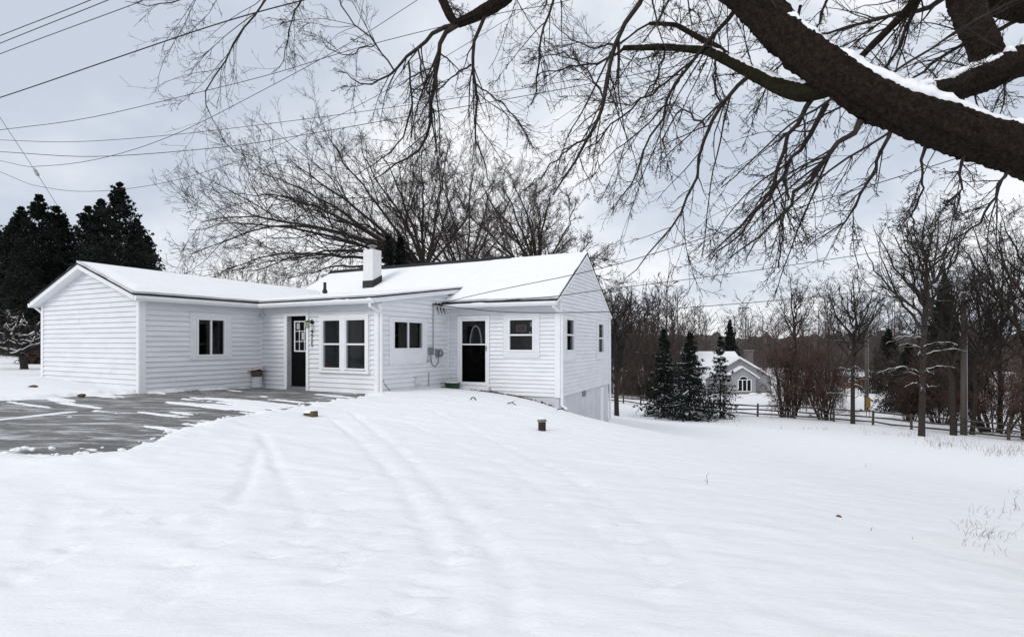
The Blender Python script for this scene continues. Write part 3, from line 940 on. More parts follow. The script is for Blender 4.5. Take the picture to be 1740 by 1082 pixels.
# main roof
rg_r = p3(R0 + V2 * 2.9 + U2 * .05, 4.43); rg_m = p3((-.75, 21.2), 4.43); rg_l = p3((-8.19, 25.2), 4.43)
me_r = p3(R0 - V2 * .36 + U2 * .05, ME); me_m = p3(J0 - V2 * .36 - U2 * .02, ME); me_l = p3((-9.72, 22.35), ME)
roof_quad(me_m, me_r, rg_r, rg_m, seed=4, ns=60, nv=40, snow_in=(.035, .0, -.02, -.03), thick=.09)
roof_quad(me_l, me_m, rg_m, rg_l, seed=5, ns=80, nv=40, snow_in=(.05, -.03, .10, .03), thick=.09)
bk_r = p3(R1 + V2 * .32 + U2 * .05, 2.45); bk_m = p3((.75, 24.1), 2.45); bk_l = p3((-6.6, 28.1), 2.45)
roof_quad(bk_m, bk_r, rg_r, rg_m, seed=6, snow_in=(.03, .03, .03, -.03)) if False else roof_quad(bk_r, bk_m, rg_m, rg_r, seed=6, snow_in=(.03, -.03, .05, .03))
roof_quad(bk_m, bk_l, rg_l, rg_m, seed=7, snow_in=(.03, .03, .05, -.03))


def gutter(a, b, nrm, z, name='gutter'):
    """open K-profile channel from a to b; nrm points away from the wall"""
    a = np.array(a, float); b = np.array(b, float); n3 = np.array([nrm[0], nrm[1]])
    prof = [(0, 0), (0, -.115), (.075, -.115), (.115, -.05), (.115, -.0), (.105, -.0), (.105, -.045), (.07, -.10), (.01, -.10), (.01, 0)]
    mb = MB()
    pa = [(*(a + n3 * o), z + h) for o, h in prof]; pb = [(*(b + n3 * o), z + h) for o, h in prof]
    n = len(prof)
    mb.v += pa + pb
    for k in range(n):
        mb.f.append([k, (k + 1) % n, n + (k + 1) % n, n + k])
    mb.poly([pa[k] for k in (0, 1, 2, 3, 4)]); mb.poly([pb[k] for k in (4, 3, 2, 1, 0)])
    g = mb.build(name, M['trim'], house)
    # snow caught along the lip
    sn = MB()
    L = np.linalg.norm(b - a); k = 0.0
    while k < L - .1:
        l = min(rng.uniform(.15, .7), L - k); 
        if rng.random() < .20:
            sn.tube([(*(a + (b - a) * ((k + l * f_) / L) + n3 * .062), z - .006 + .012 * math.sin(3.14 * f_)) for f_ in np.linspace(0, 1, 5)],
                    [.012, .024, .028, .024, .012], 6)
        k += l
    tag(sn.build('gutter_snow', M['snow'], g, True), kind='stuff')


gutter(ger[0] + U1 * .02, PI_ + U1 * .22 - V1 * .42, U1, GE - .072)
gutter(PI_ + U1 * .34 - V1 * .32, E0 + U1 * .15 - V1 * .32, -V1, EE - .072)
gutter(me_m[:2] - V2 * .02 + U2 * .0, me_r[:2] - V2 * .02, -V2, ME - .068)
gutter(gel[0] - U1 * .02, gel[1] - U1 * .02, -U1, GE - .072)
gutter(bk_r[:2] + V2 * .02, bk_m[:2] + V2 * .02, V2, 2.45 - .045)


def downspout(pts, name='downspout'):
    mb = MB()
    mb.tube(pts, .042, 8); mb.build(name, M['trim'], house)


a = E0 - V1 * .36 + U1 * .03
g = gz(*E0)
downspout([(*a, 2.40), (*a, 2.30), (*(E0 + U1 * .085 + V1 * .03), 2.12), (*(E0 + U1 * .085 + V1 * .03), g + .10), (*(E0 + U1 * .12 - V1 * .1), g + .05)])
a = R0 - V2 * .40 - U2 * .06
downspout([(*a, 2.44), (*a, 2.38), (*(R0 + U2 * .03 - V2 * .055 + U2 * .03), 2.2), (*(R0 + U2 * .075 + V2 * .02), 2.1), (*(R0 + U2 * .075 + V2 * .02), -.55), (*(R0 + U2 * .25 - V2 * .05), -.66)])
a = R1 + V2 * .36
downspout([(*a, 2.30), (*(R1 + U2 * .05 + V2 * .05), 2.1), (*(R1 + U2 * .06 + V2 * .05), -1.75), (*(R1 + U2 * .06 - V2 * .35), -1.85)])
a = G1 - U1 * .3 - V1 * .1
downspout([(*a, 2.40), (*(G1 - U1 * .05), 2.2), (*(G1 - U1 * .055), .3)])
# small round bell box under the eave of the inner corner
q = MB(); q.tube([WEF.pt(.10, .03, 2.17), WEF.pt(.10, .11, 2.17)], .065, 12); q.build('bell_box', M['white_plastic'], house, True)

# chimney
cc = np.array([-5.42, 21.7])
cb = MB()
def cyl_box(mb, c, du, dv, z0, z1):
    q4 = [c + U1 * a * du + V1 * b * dv for a, b in ((-1, -1), (1, -1), (1, 1), (-1, 1))]
    return mb.hexa([(*p, z0) for p in q4] + [(*p, z1) for p in q4])
cyl_box(cb, cc, .245, .245, 3.3, 4.90)
ch = cb.build('chimney', M['chimney'], house)
bv = ch.modifiers.new('bevel', 'BEVEL'); bv.width = .015; bv.segments = 2
q = MB()
q4 = [cc + U1 * a * .262 + V1 * b * .262 for a, b in ((-1, -1), (1, -1), (1, 1), (-1, 1))]
zz = [3.70, 3.70, 3.95, 3.95]
q.hexa([(*p, 3.3) for p in q4] + [(*p, z) for p, z in zip(q4, zz)]); q.build('flashing', M['flashing'], ch)
q = MB(); q.tube([(*cc, 4.88), (*cc, 5.01)], .11, 12); q.tube([(*cc, 5.05), (*cc, 5.07), (*cc, 5.11)], [.19, .19, .04], 12)
for k in range(4):
    a = k * math.pi / 2 + .4
    q.tube([(cc[0] + .10 * math.cos(a), cc[1] + .10 * math.sin(a), 5.0), (cc[0] + .14 * math.cos(a), cc[1] + .14 * math.sin(a), 5.06)], .01, 5)
q.build('chimney_cap', M['metal'], ch, True)
q = MB(); d0 = 20.9; p = at(552, 492, d0)
q.tube([(p[0], p[1], p[2] - .25), (p[0], p[1], p[2] + .27)], .055, 10); q.tube([(p[0], p[1], p[2] - .12), (p[0], p[1], p[2] + .02)], [.11, .065], 10)
q.build('vent_pipe', M['flashing'], house)

# bare ridge shingles left of the peak
q = MB()
ra = rg_m + (rg_r - rg_m) * .22; 
for a_, b_ in ((rg_l, rg_m), (rg_m, ra)):
    u_ = (b_ - a_) / np.linalg.norm(b_ - a_); w_ = np.array([-u_[1], u_[0], 0]) * .13
    q.hexa([a_ + w_ - Z_ * .08, b_ + w_ - Z_ * .08, b_ - w_ - Z_ * .08, a_ - w_ - Z_ * .08, a_ + w_ * .3 + Z_ * .13, b_ + w_ * .3 + Z_ * .12, b_ - w_ * .3 + Z_ * .12, a_ - w_ * .3 + Z_ * .13])
q.build('ridge_cap', M['shingle'], house)

# wall lantern beside the black door
a = WEF.s_at(532); z = WEF.z_at(532, 547)
q = MB(); q.tube([WEF.pt(a, .02, z), WEF.pt(a, .06, z)], .065, 10); q.tube([WEF.pt(a, .06, z), WEF.pt(a - .02, .17, z + .05), WEF.pt(a - .03, .20, z)], .014, 6)
q.tube([WEF.pt(a - .03, .20, z - .01), WEF.pt(a - .03, .20, z + .03)], [.075, .03], 6)
lamp = q.build('wall_lantern', M['flashing'], house)
q = MB(); q.tube([WEF.pt(a - .03, .20, z - .165), WEF.pt(a - .03, .20, z - .012)], [.055, .068], 6); q.build('lantern_glass', M['lamp_glass'], lamp)
q = MB()
for k in range(6):
    an = k * math.pi / 3
    q.tube([WEF.pt(a - .03 + .056 * math.cos(an), .20 + .056 * math.sin(an), z - .17), WEF.pt(a - .03 + .07 * math.cos(an), .20 + .07 * math.sin(an), z - .01)], .006, 4)
q.tube([WEF.pt(a - .03, .20, z - .185), WEF.pt(a - .03, .20, z - .165)], [.03, .06], 6)
q.build('lantern_cage', M['brass'], lamp)


def text_mesh(txt, size):
    cu = bpy.data.curves.new('txt', 'FONT'); cu.body = txt; cu.size = size; cu.extrude = .006; cu.align_x = 'CENTER'
    ob = bpy.data.objects.new('txt', cu); COL.objects.link(ob)
    dg = bpy.context.evaluated_depsgraph_get(); dg.update()
    me = bpy.data.meshes.new_from_object(ob.evaluated_get(dg))
    V = np.array([v.co[:] for v in me.vertices]); Fc = [list(p.vertices) for p in me.polygons]
    bpy.data.objects.remove(ob); bpy.data.curves.remove(cu); bpy.data.meshes.remove(me)
    return V, Fc


for k, chh in enumerate('4925'):
    V, Fc = text_mesh(chh, .17)
    zc = WEF.z_at(532, 566.5 + 7.4 * k)
    m = MB(); m.v = [WEF.pt(a + .0 + v[0], .046 + v[2], zc + v[1]) for v in V]; m.f = Fc
    m.build('house_number', M['black'], house)

# service entrance: mast, insulators, meter and conduits on the side wall
a = WES.s_at(734); zt = WES.z_at(734, 517)
q = MB(); q.tube([WES.pt(a, .05, WES.z_at(734, 590)), WES.pt(a, .05, zt)], .015, 8); mast = q.build('service_conduit', M['metal'], house)
q = MB(); a2 = WES.s_at(742)
q.tube([WES.pt(a - .05, .06, zt), WES.pt(a2 + .12, .07, zt + .01)], .020, 6)
for k in range(3):
    b = a + .08 + k * .17
    q.tube([WES.pt(b, .07, zt), WES.pt(b + .03, .17, zt + .02), WES.pt(b + .05, .12, zt - .10), WES.pt(b + .10, .10, zt - .22), WES.pt(b + .06, .16, zt - .28), WES.pt(b - .03, .14, zt - .1)], .012, 5)
    q.tube([WES.pt(b, .10, zt - .03), WES.pt(b, .10, zt + .05)], .03, 8)
q.build('insulator_rack', M['cable'], mast)
r = WES.rect(724, 732, 590, 603)
q = MB(); WES.box(q, r[0], r[1], .03, .12, r[2], r[3]); q.build('meter_box', M['metal'], house)
r = WES.rect(738, 746.5, 594, 606)
q = MB(); WES.box(q, r[0], r[1], .03, .12, r[2], r[3]); mbx = q.build('meter_base', M['metal'], house)
q = MB(); am = (r[0] + r[1]) / 2; zmm = (r[2] + r[3]) / 2; q.tube([WES.pt(am, .12, zmm), WES.pt(am, .20, zmm)], .085, 14); q.build('meter_dial', M['metal'], mbx, True)
q = MB()
za_ = WES.z_at(730, 605)
q.tube([WES.pt(r[0] - .25, .05, za_), WES.pt(r[0] - .2, .06, za_ - .25), WES.pt(r[0] - .05, .06, za_ - .34), WES.pt(am, .06, za_ - .22), WES.pt(am, .06, r[2])], .010, 5)
q.tube([WES.pt(r[0] - .42, .05, za_), WES.pt(r[0] - .45, .05, za_ - .18), WES.pt(r[0] - .25, .06, za_ - .1)], .010, 5)
q.tube([WES.pt(r[0] - .35, .05, za_ - .5), WES.pt(r[0] - .35, .05, -.02)], .008, 5)
q.build('loose_cable', M['cable'], house)
r = WES.rect(703, 711, 640, 652)
q = MB(); WES.box(q, r[0], r[1], .02, .11, r[2], r[3]); q.build('dryer_vent', M['white_plastic'], house)
q = MB(); q.tube([WES.pt(.14, .03, .30), WES.pt(.30, .035, .1), WES.pt(.55, .05, -.12)], .008, 5); q.build('ground_wire', M['cable'], house)

# ------------------------------------------------------------------ small things round the house
p = WEF.pt(.15, .30, 0); zg = gz(p[0], p[1]) + .012
buck = empty('bucket', (p[0], p[1], zg), 'white bucket holding a dark bag under a tilted pink lid in the house corner', 'bucket')
q = MB(); P0 = np.array([p[0], p[1], zg])
q.tube([P0, P0 + (0, 0, .03), P0 + (0, 0, .33), P0 + (0, 0, .34)], [.17, .175, .145, .150], 16); q.build('bucket_body', M['white_plastic'], buck, True)
q = MB(); q.tube([P0 + (0, 0, .30), P0 + (0, 0, .36), P0 + (0.01, 0, .52), P0 + (.01, 0, .57)], [.13, .15, .165, .10], 9); q.build('bag', M['bag'], buck)
q = MB(); q.hexa([P0 + c for c in ((-.22, -.17, .52), (.19, -.17, .585), (.19, .15, .60), (-.22, .15, .54), (-.20, -.15, .56), (.18, -.15, .625), (.18, .14, .64), (-.20, .14, .58))])
q.build('lid', M['lid'], buck)

p = gp(750, 667); p = np.array([WES.pt(WES.L - .35, .40, 0)[0], WES.pt(WES.L - .35, .40, 0)[1], 0]); zg = gz(p[0], p[1]) + .02
P0 = np.array([p[0], p[1], zg])
pl = empty('planter_box', P0, 'dark green plastic planter box with a snowy rim beside the meter wall', 'planter')
q = MB()
w, d, h = .21, .13, .24
def taper(mb, P, w, d, z0, z1, w2, d2):
    A = [P + U1_3 * a * w + V1_3 * b * d + Z3 * z0 for a, b in ((-1, -1), (1, -1), (1, 1), (-1, 1))]
    B = [P + U1_3 * a * w2 + V1_3 * b * d2 + Z3 * z1 for a, b in ((-1, -1), (1, -1), (1, 1), (-1, 1))]
    return mb.hexa(A + B)
U1_3 = np.array([*U1, 0]); V1_3 = np.array([*V1, 0]); Z3 = np.array([0, 0, 1.0])
taper(q, P0, .17, .11, 0, .20, .20, .13); q.build('planter_body', M['green'], pl)
q = MB(); taper(q, P0, .215, .145, .20, .235, .215, .145); q.build('planter_rim', M['green'], pl)
q = MB(); taper(q, P0, .195, .125, .235, .262, .15, .09); q.build('snow_cap', M['snow'], pl)

def lumpy(mb, P, rx, ry, rz, n=10, m=6, jit=.12, zlo=-.2):
    rows = []
    for i in range(m + 1):
        ph = zlo * math.pi + (0.5 - zlo) * math.pi * i / m
        row = []
        for k in range(n):
            a = 2 * math.pi * k / n; j = 1 + rng.normal() * jit
            row.append(P + np.array([rx * math.cos(a) * math.cos(ph) * j, ry * math.sin(a) * math.cos(ph) * j, rz * math.sin(ph)]))
        rows.append(row)
    b = len(mb.v)
    for r_ in rows: mb.v += [tuple(c) for c in r_]
    for i in range(m):
        for k in range(n):
            mb.f.append([b + i * n + k, b + i * n + (k + 1) % n, b + (i + 1) * n + (k + 1) % n, b + (i + 1) * n + k])
    return mb

p = gp(921, 736); d = p[1]; sc = d / F
P0 = p + (0, 0, .0)
st = empty('post_stub', P0, 'short dark brown pipe stub with a stone cap standing in the snow', 'post')
hh = 26 * sc
q = MB(); q.tube([P0 + (0, 0, -.1), P0 + (0, 0, hh * .72)], 6.6 * sc, 14); q.build('pipe', M['rust'], st)
q = MB(); lumpy(q, P0 + (0, 0, hh * .80), 8 * sc, 8 * sc, hh * .16, 9, 5, .10, -.4); q.build('stone_cap', M['stone'], st)
q = MB(); lumpy(q, P0 + (0, 0, hh * .92), 6.5 * sc, 6.5 * sc, hh * .12, 9, 4, .10, -.1); q.build('snow_cap', M['snow'], st, True)

p = gp(528, 711); sc = p[1] / F
bl = empty('brick_block', p, 'small brown brick half buried in snow near the driveway', 'brick')
q = MB(); w, hh = 12 * sc, 11 * sc
taper(q, p + (0, 0, -.03), w, w * .55, 0, hh + .05, w * .95, w * .5); bo = q.build('block', M['brick'], bl); bo.modifiers.new('bevel', 'BEVEL').width = .012
q = MB(); lumpy(q, p + (0, 0, hh * .95), w * 1.0, w * .7, .055, 12, 5, .06, -.05); q.build('snow_cap', M['snow'], bl, True)

p = gp(804, 683); sc = p[1] / F
hd = MB(); hd.tube([p + (-7 * sc, 0, .0), p + (-1.5 * sc, 0, 7 * sc), p + (1.5 * sc, 0, 7 * sc), p + (7.5 * sc, 0, -.01)], .016, 6)
tag(hd.build('bent_rod', M['cable']), 'bent black metal rod poking from the snow before the storm door', 'rod')

# broken lumps of crusted snow thrown up along the drive and the trodden path
def snow_lumps():
    R_ = np.random.default_rng(66); q = MB(); pts = []
    for (ax, ay), (bx, by) in zip(DRIVE[1:9], DRIVE[2:10]):
        L = math.hypot(bx - ax, by - ay)
        for _ in range(int(L * 16)):
            t = R_.random(); pts.append((ax + (bx - ax) * t + R_.normal() * .18 + .10, ay + (by - ay) * t + R_.normal() * .18 - .05, R_.uniform(.012, .05)))
    for (x, y, r_) in pts:
        lumpy(q, np.array([x, y, gz(x, y) + .05 + r_ * .2]), r_ * R_.uniform(.8, 1.6), r_, r_ * .8, 7, 3, .22, -.25)
    tag(q.build('snow_lumps', M['snow']), 'small broken lumps of snow along the driveway edge', 'snow', kind='stuff')


snow_lumps()
# bare leaf litter strip against the foundation
q = MB()
for k in range(520):
    a = rng.uniform(.9, WMF.L - .1); o = abs(rng.normal()) * .10 + .05
    o += .25 * math.exp(-((a - 1.9) / .35) ** 2) * rng.random()
    if rng.random() > (.9 if a < 2.7 else .35): continue
    c = np.array(WMF.pt(a, o, 0)); c[2] = gz(c[0], c[1]) + .065 + rng.uniform(0, .03)
    an = rng.uniform(0, 6.28); l = rng.uniform(.02, .06); w = l * .5
    u = np.array([math.cos(an), math.sin(an), rng.normal() * .4]) * l; v_ = np.array([-math.sin(an), math.cos(an), rng.normal() * .4]) * w
    q.poly([c - u, c + v_, c + u, c - v_])
tag(q.build('leaf_litter', M['litter']), 'brown leaf litter showing along the foundation by the storm door', 'leaves', kind='stuff')
for (px, py, dx_, nm) in ((955, 700, 9, 'thin curved twig lying in the snow by the foundation corner'), (870, 690, 8, 'short dark stick lying below the storm door step')):
    p = gp(px, py + 2); sc = p[1] / F
    q = MB(); q.tube([p + (-dx_ * sc, 0, .10), p + (0, 0, .13), p + (dx_ * sc, 0, .05)], [.012, .014, .006], 5)
    q.tube([p + (0, 0, .13), p + (dx_ * .6 * sc, .1, .16)], [.009, .004], 5)
    tag(q.build('fallen_twig', M['twig']), nm, 'twig')
# clods turned up beside the garage
for k, (px, py, nm) in enumerate(((229, 664, 'dark clod of earth at the garage corner in the snow bank'), (140, 676, 'flat dark clod nearest the driveway in the snow bank'), (155, 671, 'small dark clod on the snow bank below the garage gable'), (57, 661, 'dark clod on the snow left of the garage'), (196, 653, 'small clod against the garage gable siding'))):
    p = gp(px, py); sc = p[1] / F
    q = MB(); lumpy(q, p + (0, 0, .05), 7 * sc, 5 * sc, 3.2 * sc, 8, 4, .22, -.3)
    tag(q.build('earth_clod', M['litter']), nm, 'clod', 'earth clods by the garage')

# ------------------------------------------------------------------ wires
def wire(pts, r, label, n=40, twin=None):
    K = np.array([at(*p) for p in pts])
    s = np.linspace(0, len(K) - 1, n)
    q = np.empty((n, 3))
    i = np.clip(np.floor(s).astype(int), 0, len(K) - 2); t = (s - i)[:, None]
    pm = K[np.clip(i - 1, 0, len(K) - 1)]; p0 = K[i]; p1 = K[i + 1]; p2 = K[np.clip(i + 2, 0, len(K) - 1)]
    q = .5 * (2 * p0 + (p1 - pm) * t + (2 * pm - 5 * p0 + 4 * p1 - p2) * t ** 2 + (3 * p0 - pm - 3 * p1 + p2) * t ** 3)
    m = MB(); m.tube(list(q), r, 6)
    tag(m.build('power_line', M['cable'], None, True), label, 'power line', 'overhead power lines')


A = 'power line crossing the sky, '
wire([(-300, 178, 20), (0, 61, 17), (155, 0, 15), (420, -110, 13)], .011, 'topmost of the black power lines across the upper left sky')
wire([(-300, 196, 20), (0, 74, 17), (185, 0, 15), (440, -105, 13)], .011, 'second black power line from the top left corner')
wire([(-300, 210, 20), (0, 92, 17), (218, 11, 15), (244, 0, 14.8), (460, -90, 13)], .010, 'third black power line from the top left corner')
wire([(-300, 262, 22), (0, 166, 19), (185, 103, 17), (370, 41, 15.5), (518, 0, 14.5), (800, -70, 13)], .016, 'thick bundled power line rising from mid left to the top edge')
wire([(-300, 258, 26), (0, 221, 24), (148, 201, 23), (322, 161, 22), (462, 126, 21), (622, 78, 20), (835, 26, 19), (957, 3, 18), (1200, -60, 17)], .011, 'long power line running from mid left behind the hanging branches to top centre')
wire([(-300, 195, 26), (0, 273, 24), (74, 282, 23.5), (177, 268, 23), (296, 229, 22), (444, 155, 21), (600, 70, 20), (710, 0, 19), (900, -120, 18)], .010, 'sagging power line that climbs steeply to the top edge')
wire([(-300, 226, 28), (0, 238, 27), (129, 241, 26.5), (296, 229, 26), (500, 205, 25), (726, 174, 24), (1000, 131, 23), (1400, 40, 21)], .011, 'upper of two nearly level power lines above the background tree')
wire([(-300, 240, 28), (0, 258, 27), (166, 266, 26.5), (370, 251, 26), (500, 232, 25.5), (744, 189, 24.5), (1000, 143, 23.5), (1400, 60, 22)], .014, 'lower of two nearly level power lines above the background tree')
wire([(-300, 160, 26), (0, 292, 25), (74, 318, 24.5), (166, 325, 24), (296, 307, 23.5), (444, 259, 23), (555, 207, 22), (700, 130, 21), (900, 10, 20)], .009, 'lowest sagging power line dipping over the spruce tops')
wd = 17.65
wire([(747, 516, wd), (800, 503, 16.6), (860, 490, 15.6), (1000, 461, 14.9), (1120, 428, 14.2), (1350, 355, 13), (1570, 287, 12), (1900, 180, 10.5)], .010, 'highest service wire rising from the wall rack over the gable peak')
wire([(747, 518, wd), (860, 510, 16.0), (945, 503, 15.6), (1020, 493, 15.6), (1250, 464, 17), (1500, 427, 17), (1740, 388, 17), (2000, 340, 17)], .010, 'middle service wire running from the wall rack to the right edge')
wire([(747, 519, wd), (800, 525, 16.8), (860, 530, 16.0), (960, 531, 15.8), (1100, 527, 16.5), (1300, 512, 19), (1500, 492, 20), (1740, 461, 21), (2000, 420, 22)], .012, 'lowest service wire passing below the front eave to the right edge')
gw = empty('guy_wire', at(87, 336, 27), 'thin guy wire slanting down at far left with a strain insulator', 'guy wire')
m = MB(); m.tube([at(-80, 70, 25), at(0, 200, 26), at(61, 292, 26.7), at(90, 338, 27), at(150, 430, 28)], .010, 5); m.build('cable', M['cable'], gw)
m = MB(); m.tube([at(57, 286, 26.65), at(60, 290, 26.7), at(64, 297, 26.7), at(66, 300, 26.75)], [.03, .075, .075, .03], 8); m.build('strain_insulator', M['metal'], gw)

#VEGETATION#
# ------------------------------------------------------------------ vegetation
def unit(a):
    return a / (np.linalg.norm(a, axis=-1, keepdims=True) + 1e-9)


def children(R_, P, R, k, tr, ang, angsd, lr, lsd, n, wob, trop, rr, tip=.35, rmin=.003, lmax=99.0, side=None, tfall=.5):
    """grow k side shoots from every branch; P (N,n0,3) paths, R (N,n0) radii"""
    Nb, n0, _ = P.shape
    idx = np.repeat(np.arange(Nb), k)
    t = R_.uniform(tr[0], tr[1], len(idx))
    f = t * (n0 - 1); i = np.minimum(f.astype(int), n0 - 2); w = (f - i)[:, None]
    st = P[idx, i] * (1 - w) + P[idx, i + 1] * w
    tg = unit(P[idx, i + 1] - P[idx, i])
    rad = R[idx, i] * (1 - w[:, 0]) + R[idx, i + 1] * w[:, 0]
    Lp = np.linalg.norm(np.diff(P, axis=1), axis=-1).sum(1)[idx]
    L = Lp * lr * (1 - tfall * t) * np.clip(1 + lsd * R_.normal(size=len(idx)), .3, 2)
    L = np.minimum(L, lmax)
    rv = R_.normal(size=(len(idx), 3))
    if side is not None: rv = rv * np.array(side)
    pp = unit(rv - (rv * tg).sum(-1, keepdims=True) * tg)
    a = np.radians(ang + angsd * R_.normal(size=len(idx)))[:, None]
    d = np.cos(a) * tg + np.sin(a) * pp
    Q = np.empty((len(idx), n, 3)); Q[:, 0] = st
    tp = np.array(trop, float)
    for j in range(1, n):
        d = unit(d + wob * R_.normal(size=d.shape) + tp * (j / (n - 1)))
        Q[:, j] = Q[:, j - 1] + d * (L / (n - 1))[:, None]
    r0 = np.maximum(rad * rr, rmin)
    RR = np.maximum(r0[:, None] * np.linspace(1, tip, n)[None], rmin * .7)
    return Q, RR


def tubes(P, R, sides):
    Nb, n, _ = P.shape
    tg = np.empty_like(P)
    tg[:, 1:-1] = P[:, 2:] - P[:, :-2]; tg[:, 0] = P[:, 1] - P[:, 0]; tg[:, -1] = P[:, -1] - P[:, -2]
    tg = unit(tg)
    ov = unit(P[:, -1] - P[:, 0])
    ref = np.where(np.abs(ov[:, 2:3]) < .8, np.array([[0, 0, 1.0]]), np.array([[1.0, 0, 0]]))[:, None, :]
    x = unit(np.cross(tg, ref)); y = np.cross(tg, x)
    an = 2 * np.pi * np.arange(sides) / sides
    V = P[:, :, None, :] + R[:, :, None, None] * (np.cos(an)[None, None, :, None] * x[:, :, None, :] + np.sin(an)[None, None, :, None] * y[:, :, None, :])
    b = np.arange(Nb * n * sides).reshape(Nb, n, sides)
    nb = np.roll(b, -1, axis=2)
    Q = np.stack([b[:, :-1], nb[:, :-1], nb[:, 1:], b[:, 1:]], -1).reshape(-1, 4)
    return V.reshape(-1, 3), Q


def join(parts):
    V = []; Q = []; o = 0
    for v, q in parts:
        V.append(v); Q.append(q + o); o += len(v)
    return np.concatenate(V), np.concatenate(Q)


def obj(name, VQ, m, parent, smooth=True):
    V, Q = VQ
    return link(name, poly_mesh(name, V - ORG[parent.name], Q, smooth), m, parent)


def resample(K, n):
    K = np.array(K, float)
    L = np.concatenate([[0], np.cumsum(np.linalg.norm(np.diff(K[:, :3], axis=0), axis=1))])
    s = np.linspace(0, L[-1], n)
    q = np.stack([np.interp(s, L, K[:, c]) for c in range(K.shape[1])], 1)
    for _ in range(1):
        q[1:-1] = (q[:-2] + 2 * q[1:-1] + q[2:]) / 4
    return q


def copy_tree(o, parent=None):
    c = o.copy(); COL.objects.link(c)
    if parent is not None:
        c.parent = parent
    for ch in o.children:
        copy_tree(ch, c)
    return c


# ---- the big maple whose limbs hang into the picture from the right
mr = np.random.default_rng(5)
tx, ty = 5.6, 4.7
maple = empty('maple_tree', (tx, ty, gz(tx, ty)), 'large bare maple tree whose thick snowy limbs hang over the yard from the upper right', 'tree')


def path(pts, n):
    """pts: (px, py, depth, radius in metres)"""
    K = [np.append(at(p[0], p[1], p[2]), p[3]) for p in pts]
    return resample(K, n)


trunk = np.array([(tx + .1, ty + .1, gz(tx, ty) - .3, .46), (tx + .05, ty + .05, 0, .36), (tx, ty, 1.4, .33), (tx - .05, ty, 2.6, .31), (tx + .15, ty + .2, 4.2, .27), (tx + .3, ty + .6, 6.5, .2), (tx + .2, ty + .9, 9.5, .1)])
tk = resample(trunk, 16)
LIMB = {
    'a': [(1960, 330, 4.6, .20), (1850, 300, 4.4, .185), (1740, 258, 4.3, .165), (1640, 228, 4.3, .156), (1560, 200, 4.35, .158), (1480, 169, 4.4, .150), (1400, 117, 4.5, .152), (1320, 47, 4.7, .150), (1250, -25, 5.0, .148), (1150, -110, 5.5, .16), (1040, -150, 6.0, .14), (940, -100, 6.5, .11), (880, -20, 6.8, .09), (830, 18, 7.0, .075), (778, 40, 7.1, .055)],
    'b': [(1985, -30, 4.85, .20), (1880, 40, 5.15, .17), (1780, 85, 5.35, .15), (1700, 120, 5.3, .13), (1620, 150, 5.2, .12), (1550, 175, 5.0, .11), (1480, 190, 4.7, .10)],
    'c': [(1690, 125, 5.4, .13), (1672, 80, 5.5, .13), (1650, 30, 5.6, .14), (1630, -30, 5.8, .14), (1600, -140, 6.2, .12), (1540, -330, 7, .08)],
    'd': [(1985, -150, 4.95, .18), (1860, -20, 5.4, .16), (1780, 15, 5.8, .15), (1720, 10, 6, .14), (1640, -40, 6.2, .12), (1540, -130, 6.5, .1)],
    'e': [(1425, 138, 4.45, .10), (1370, 160, 4.65, .078), (1320, 146, 4.9, .062), (1277, 124, 5.1, .056), (1240, 104, 5.3, .05), (1202, 86, 5.5, .042), (1131, 80, 5.8, .034), (1060, 82, 6.1, .028)],
    'f': [(1250, 108, 5.25, .035), (1220, 82, 5.5, .032), (1184, 62, 5.8, .028), (1148, 42, 6.1, .024), (1104, 40, 6.4, .018)],
    'g': [(730, -170, 7.35, .08), (735, -60, 7.3, .07), (748, -10, 7.2, .06), (764, 28, 7.1, .055), (776, 42, 7.1, .05)],
    'h': [(1600, -60, 6.2, .06), (1548, 10, 6.3, .048), (1500, 60, 6.4, .04), (1450, 110, 6.5, .032), (1405, 150, 6.6, .022)],
    'i': [(1040, -150, 6.0, .09), (900, -190, 6.6, .07), (740, -170, 7.3, .06), (600, -120, 7.9, .045), (520, -90, 8.2, .034), (450, -60, 8.3, .022)],
    'j': [(1600, -140, 6.2, .08), (1510, -135, 6.4, .055), (1430, -90, 6.5, .035)],
}
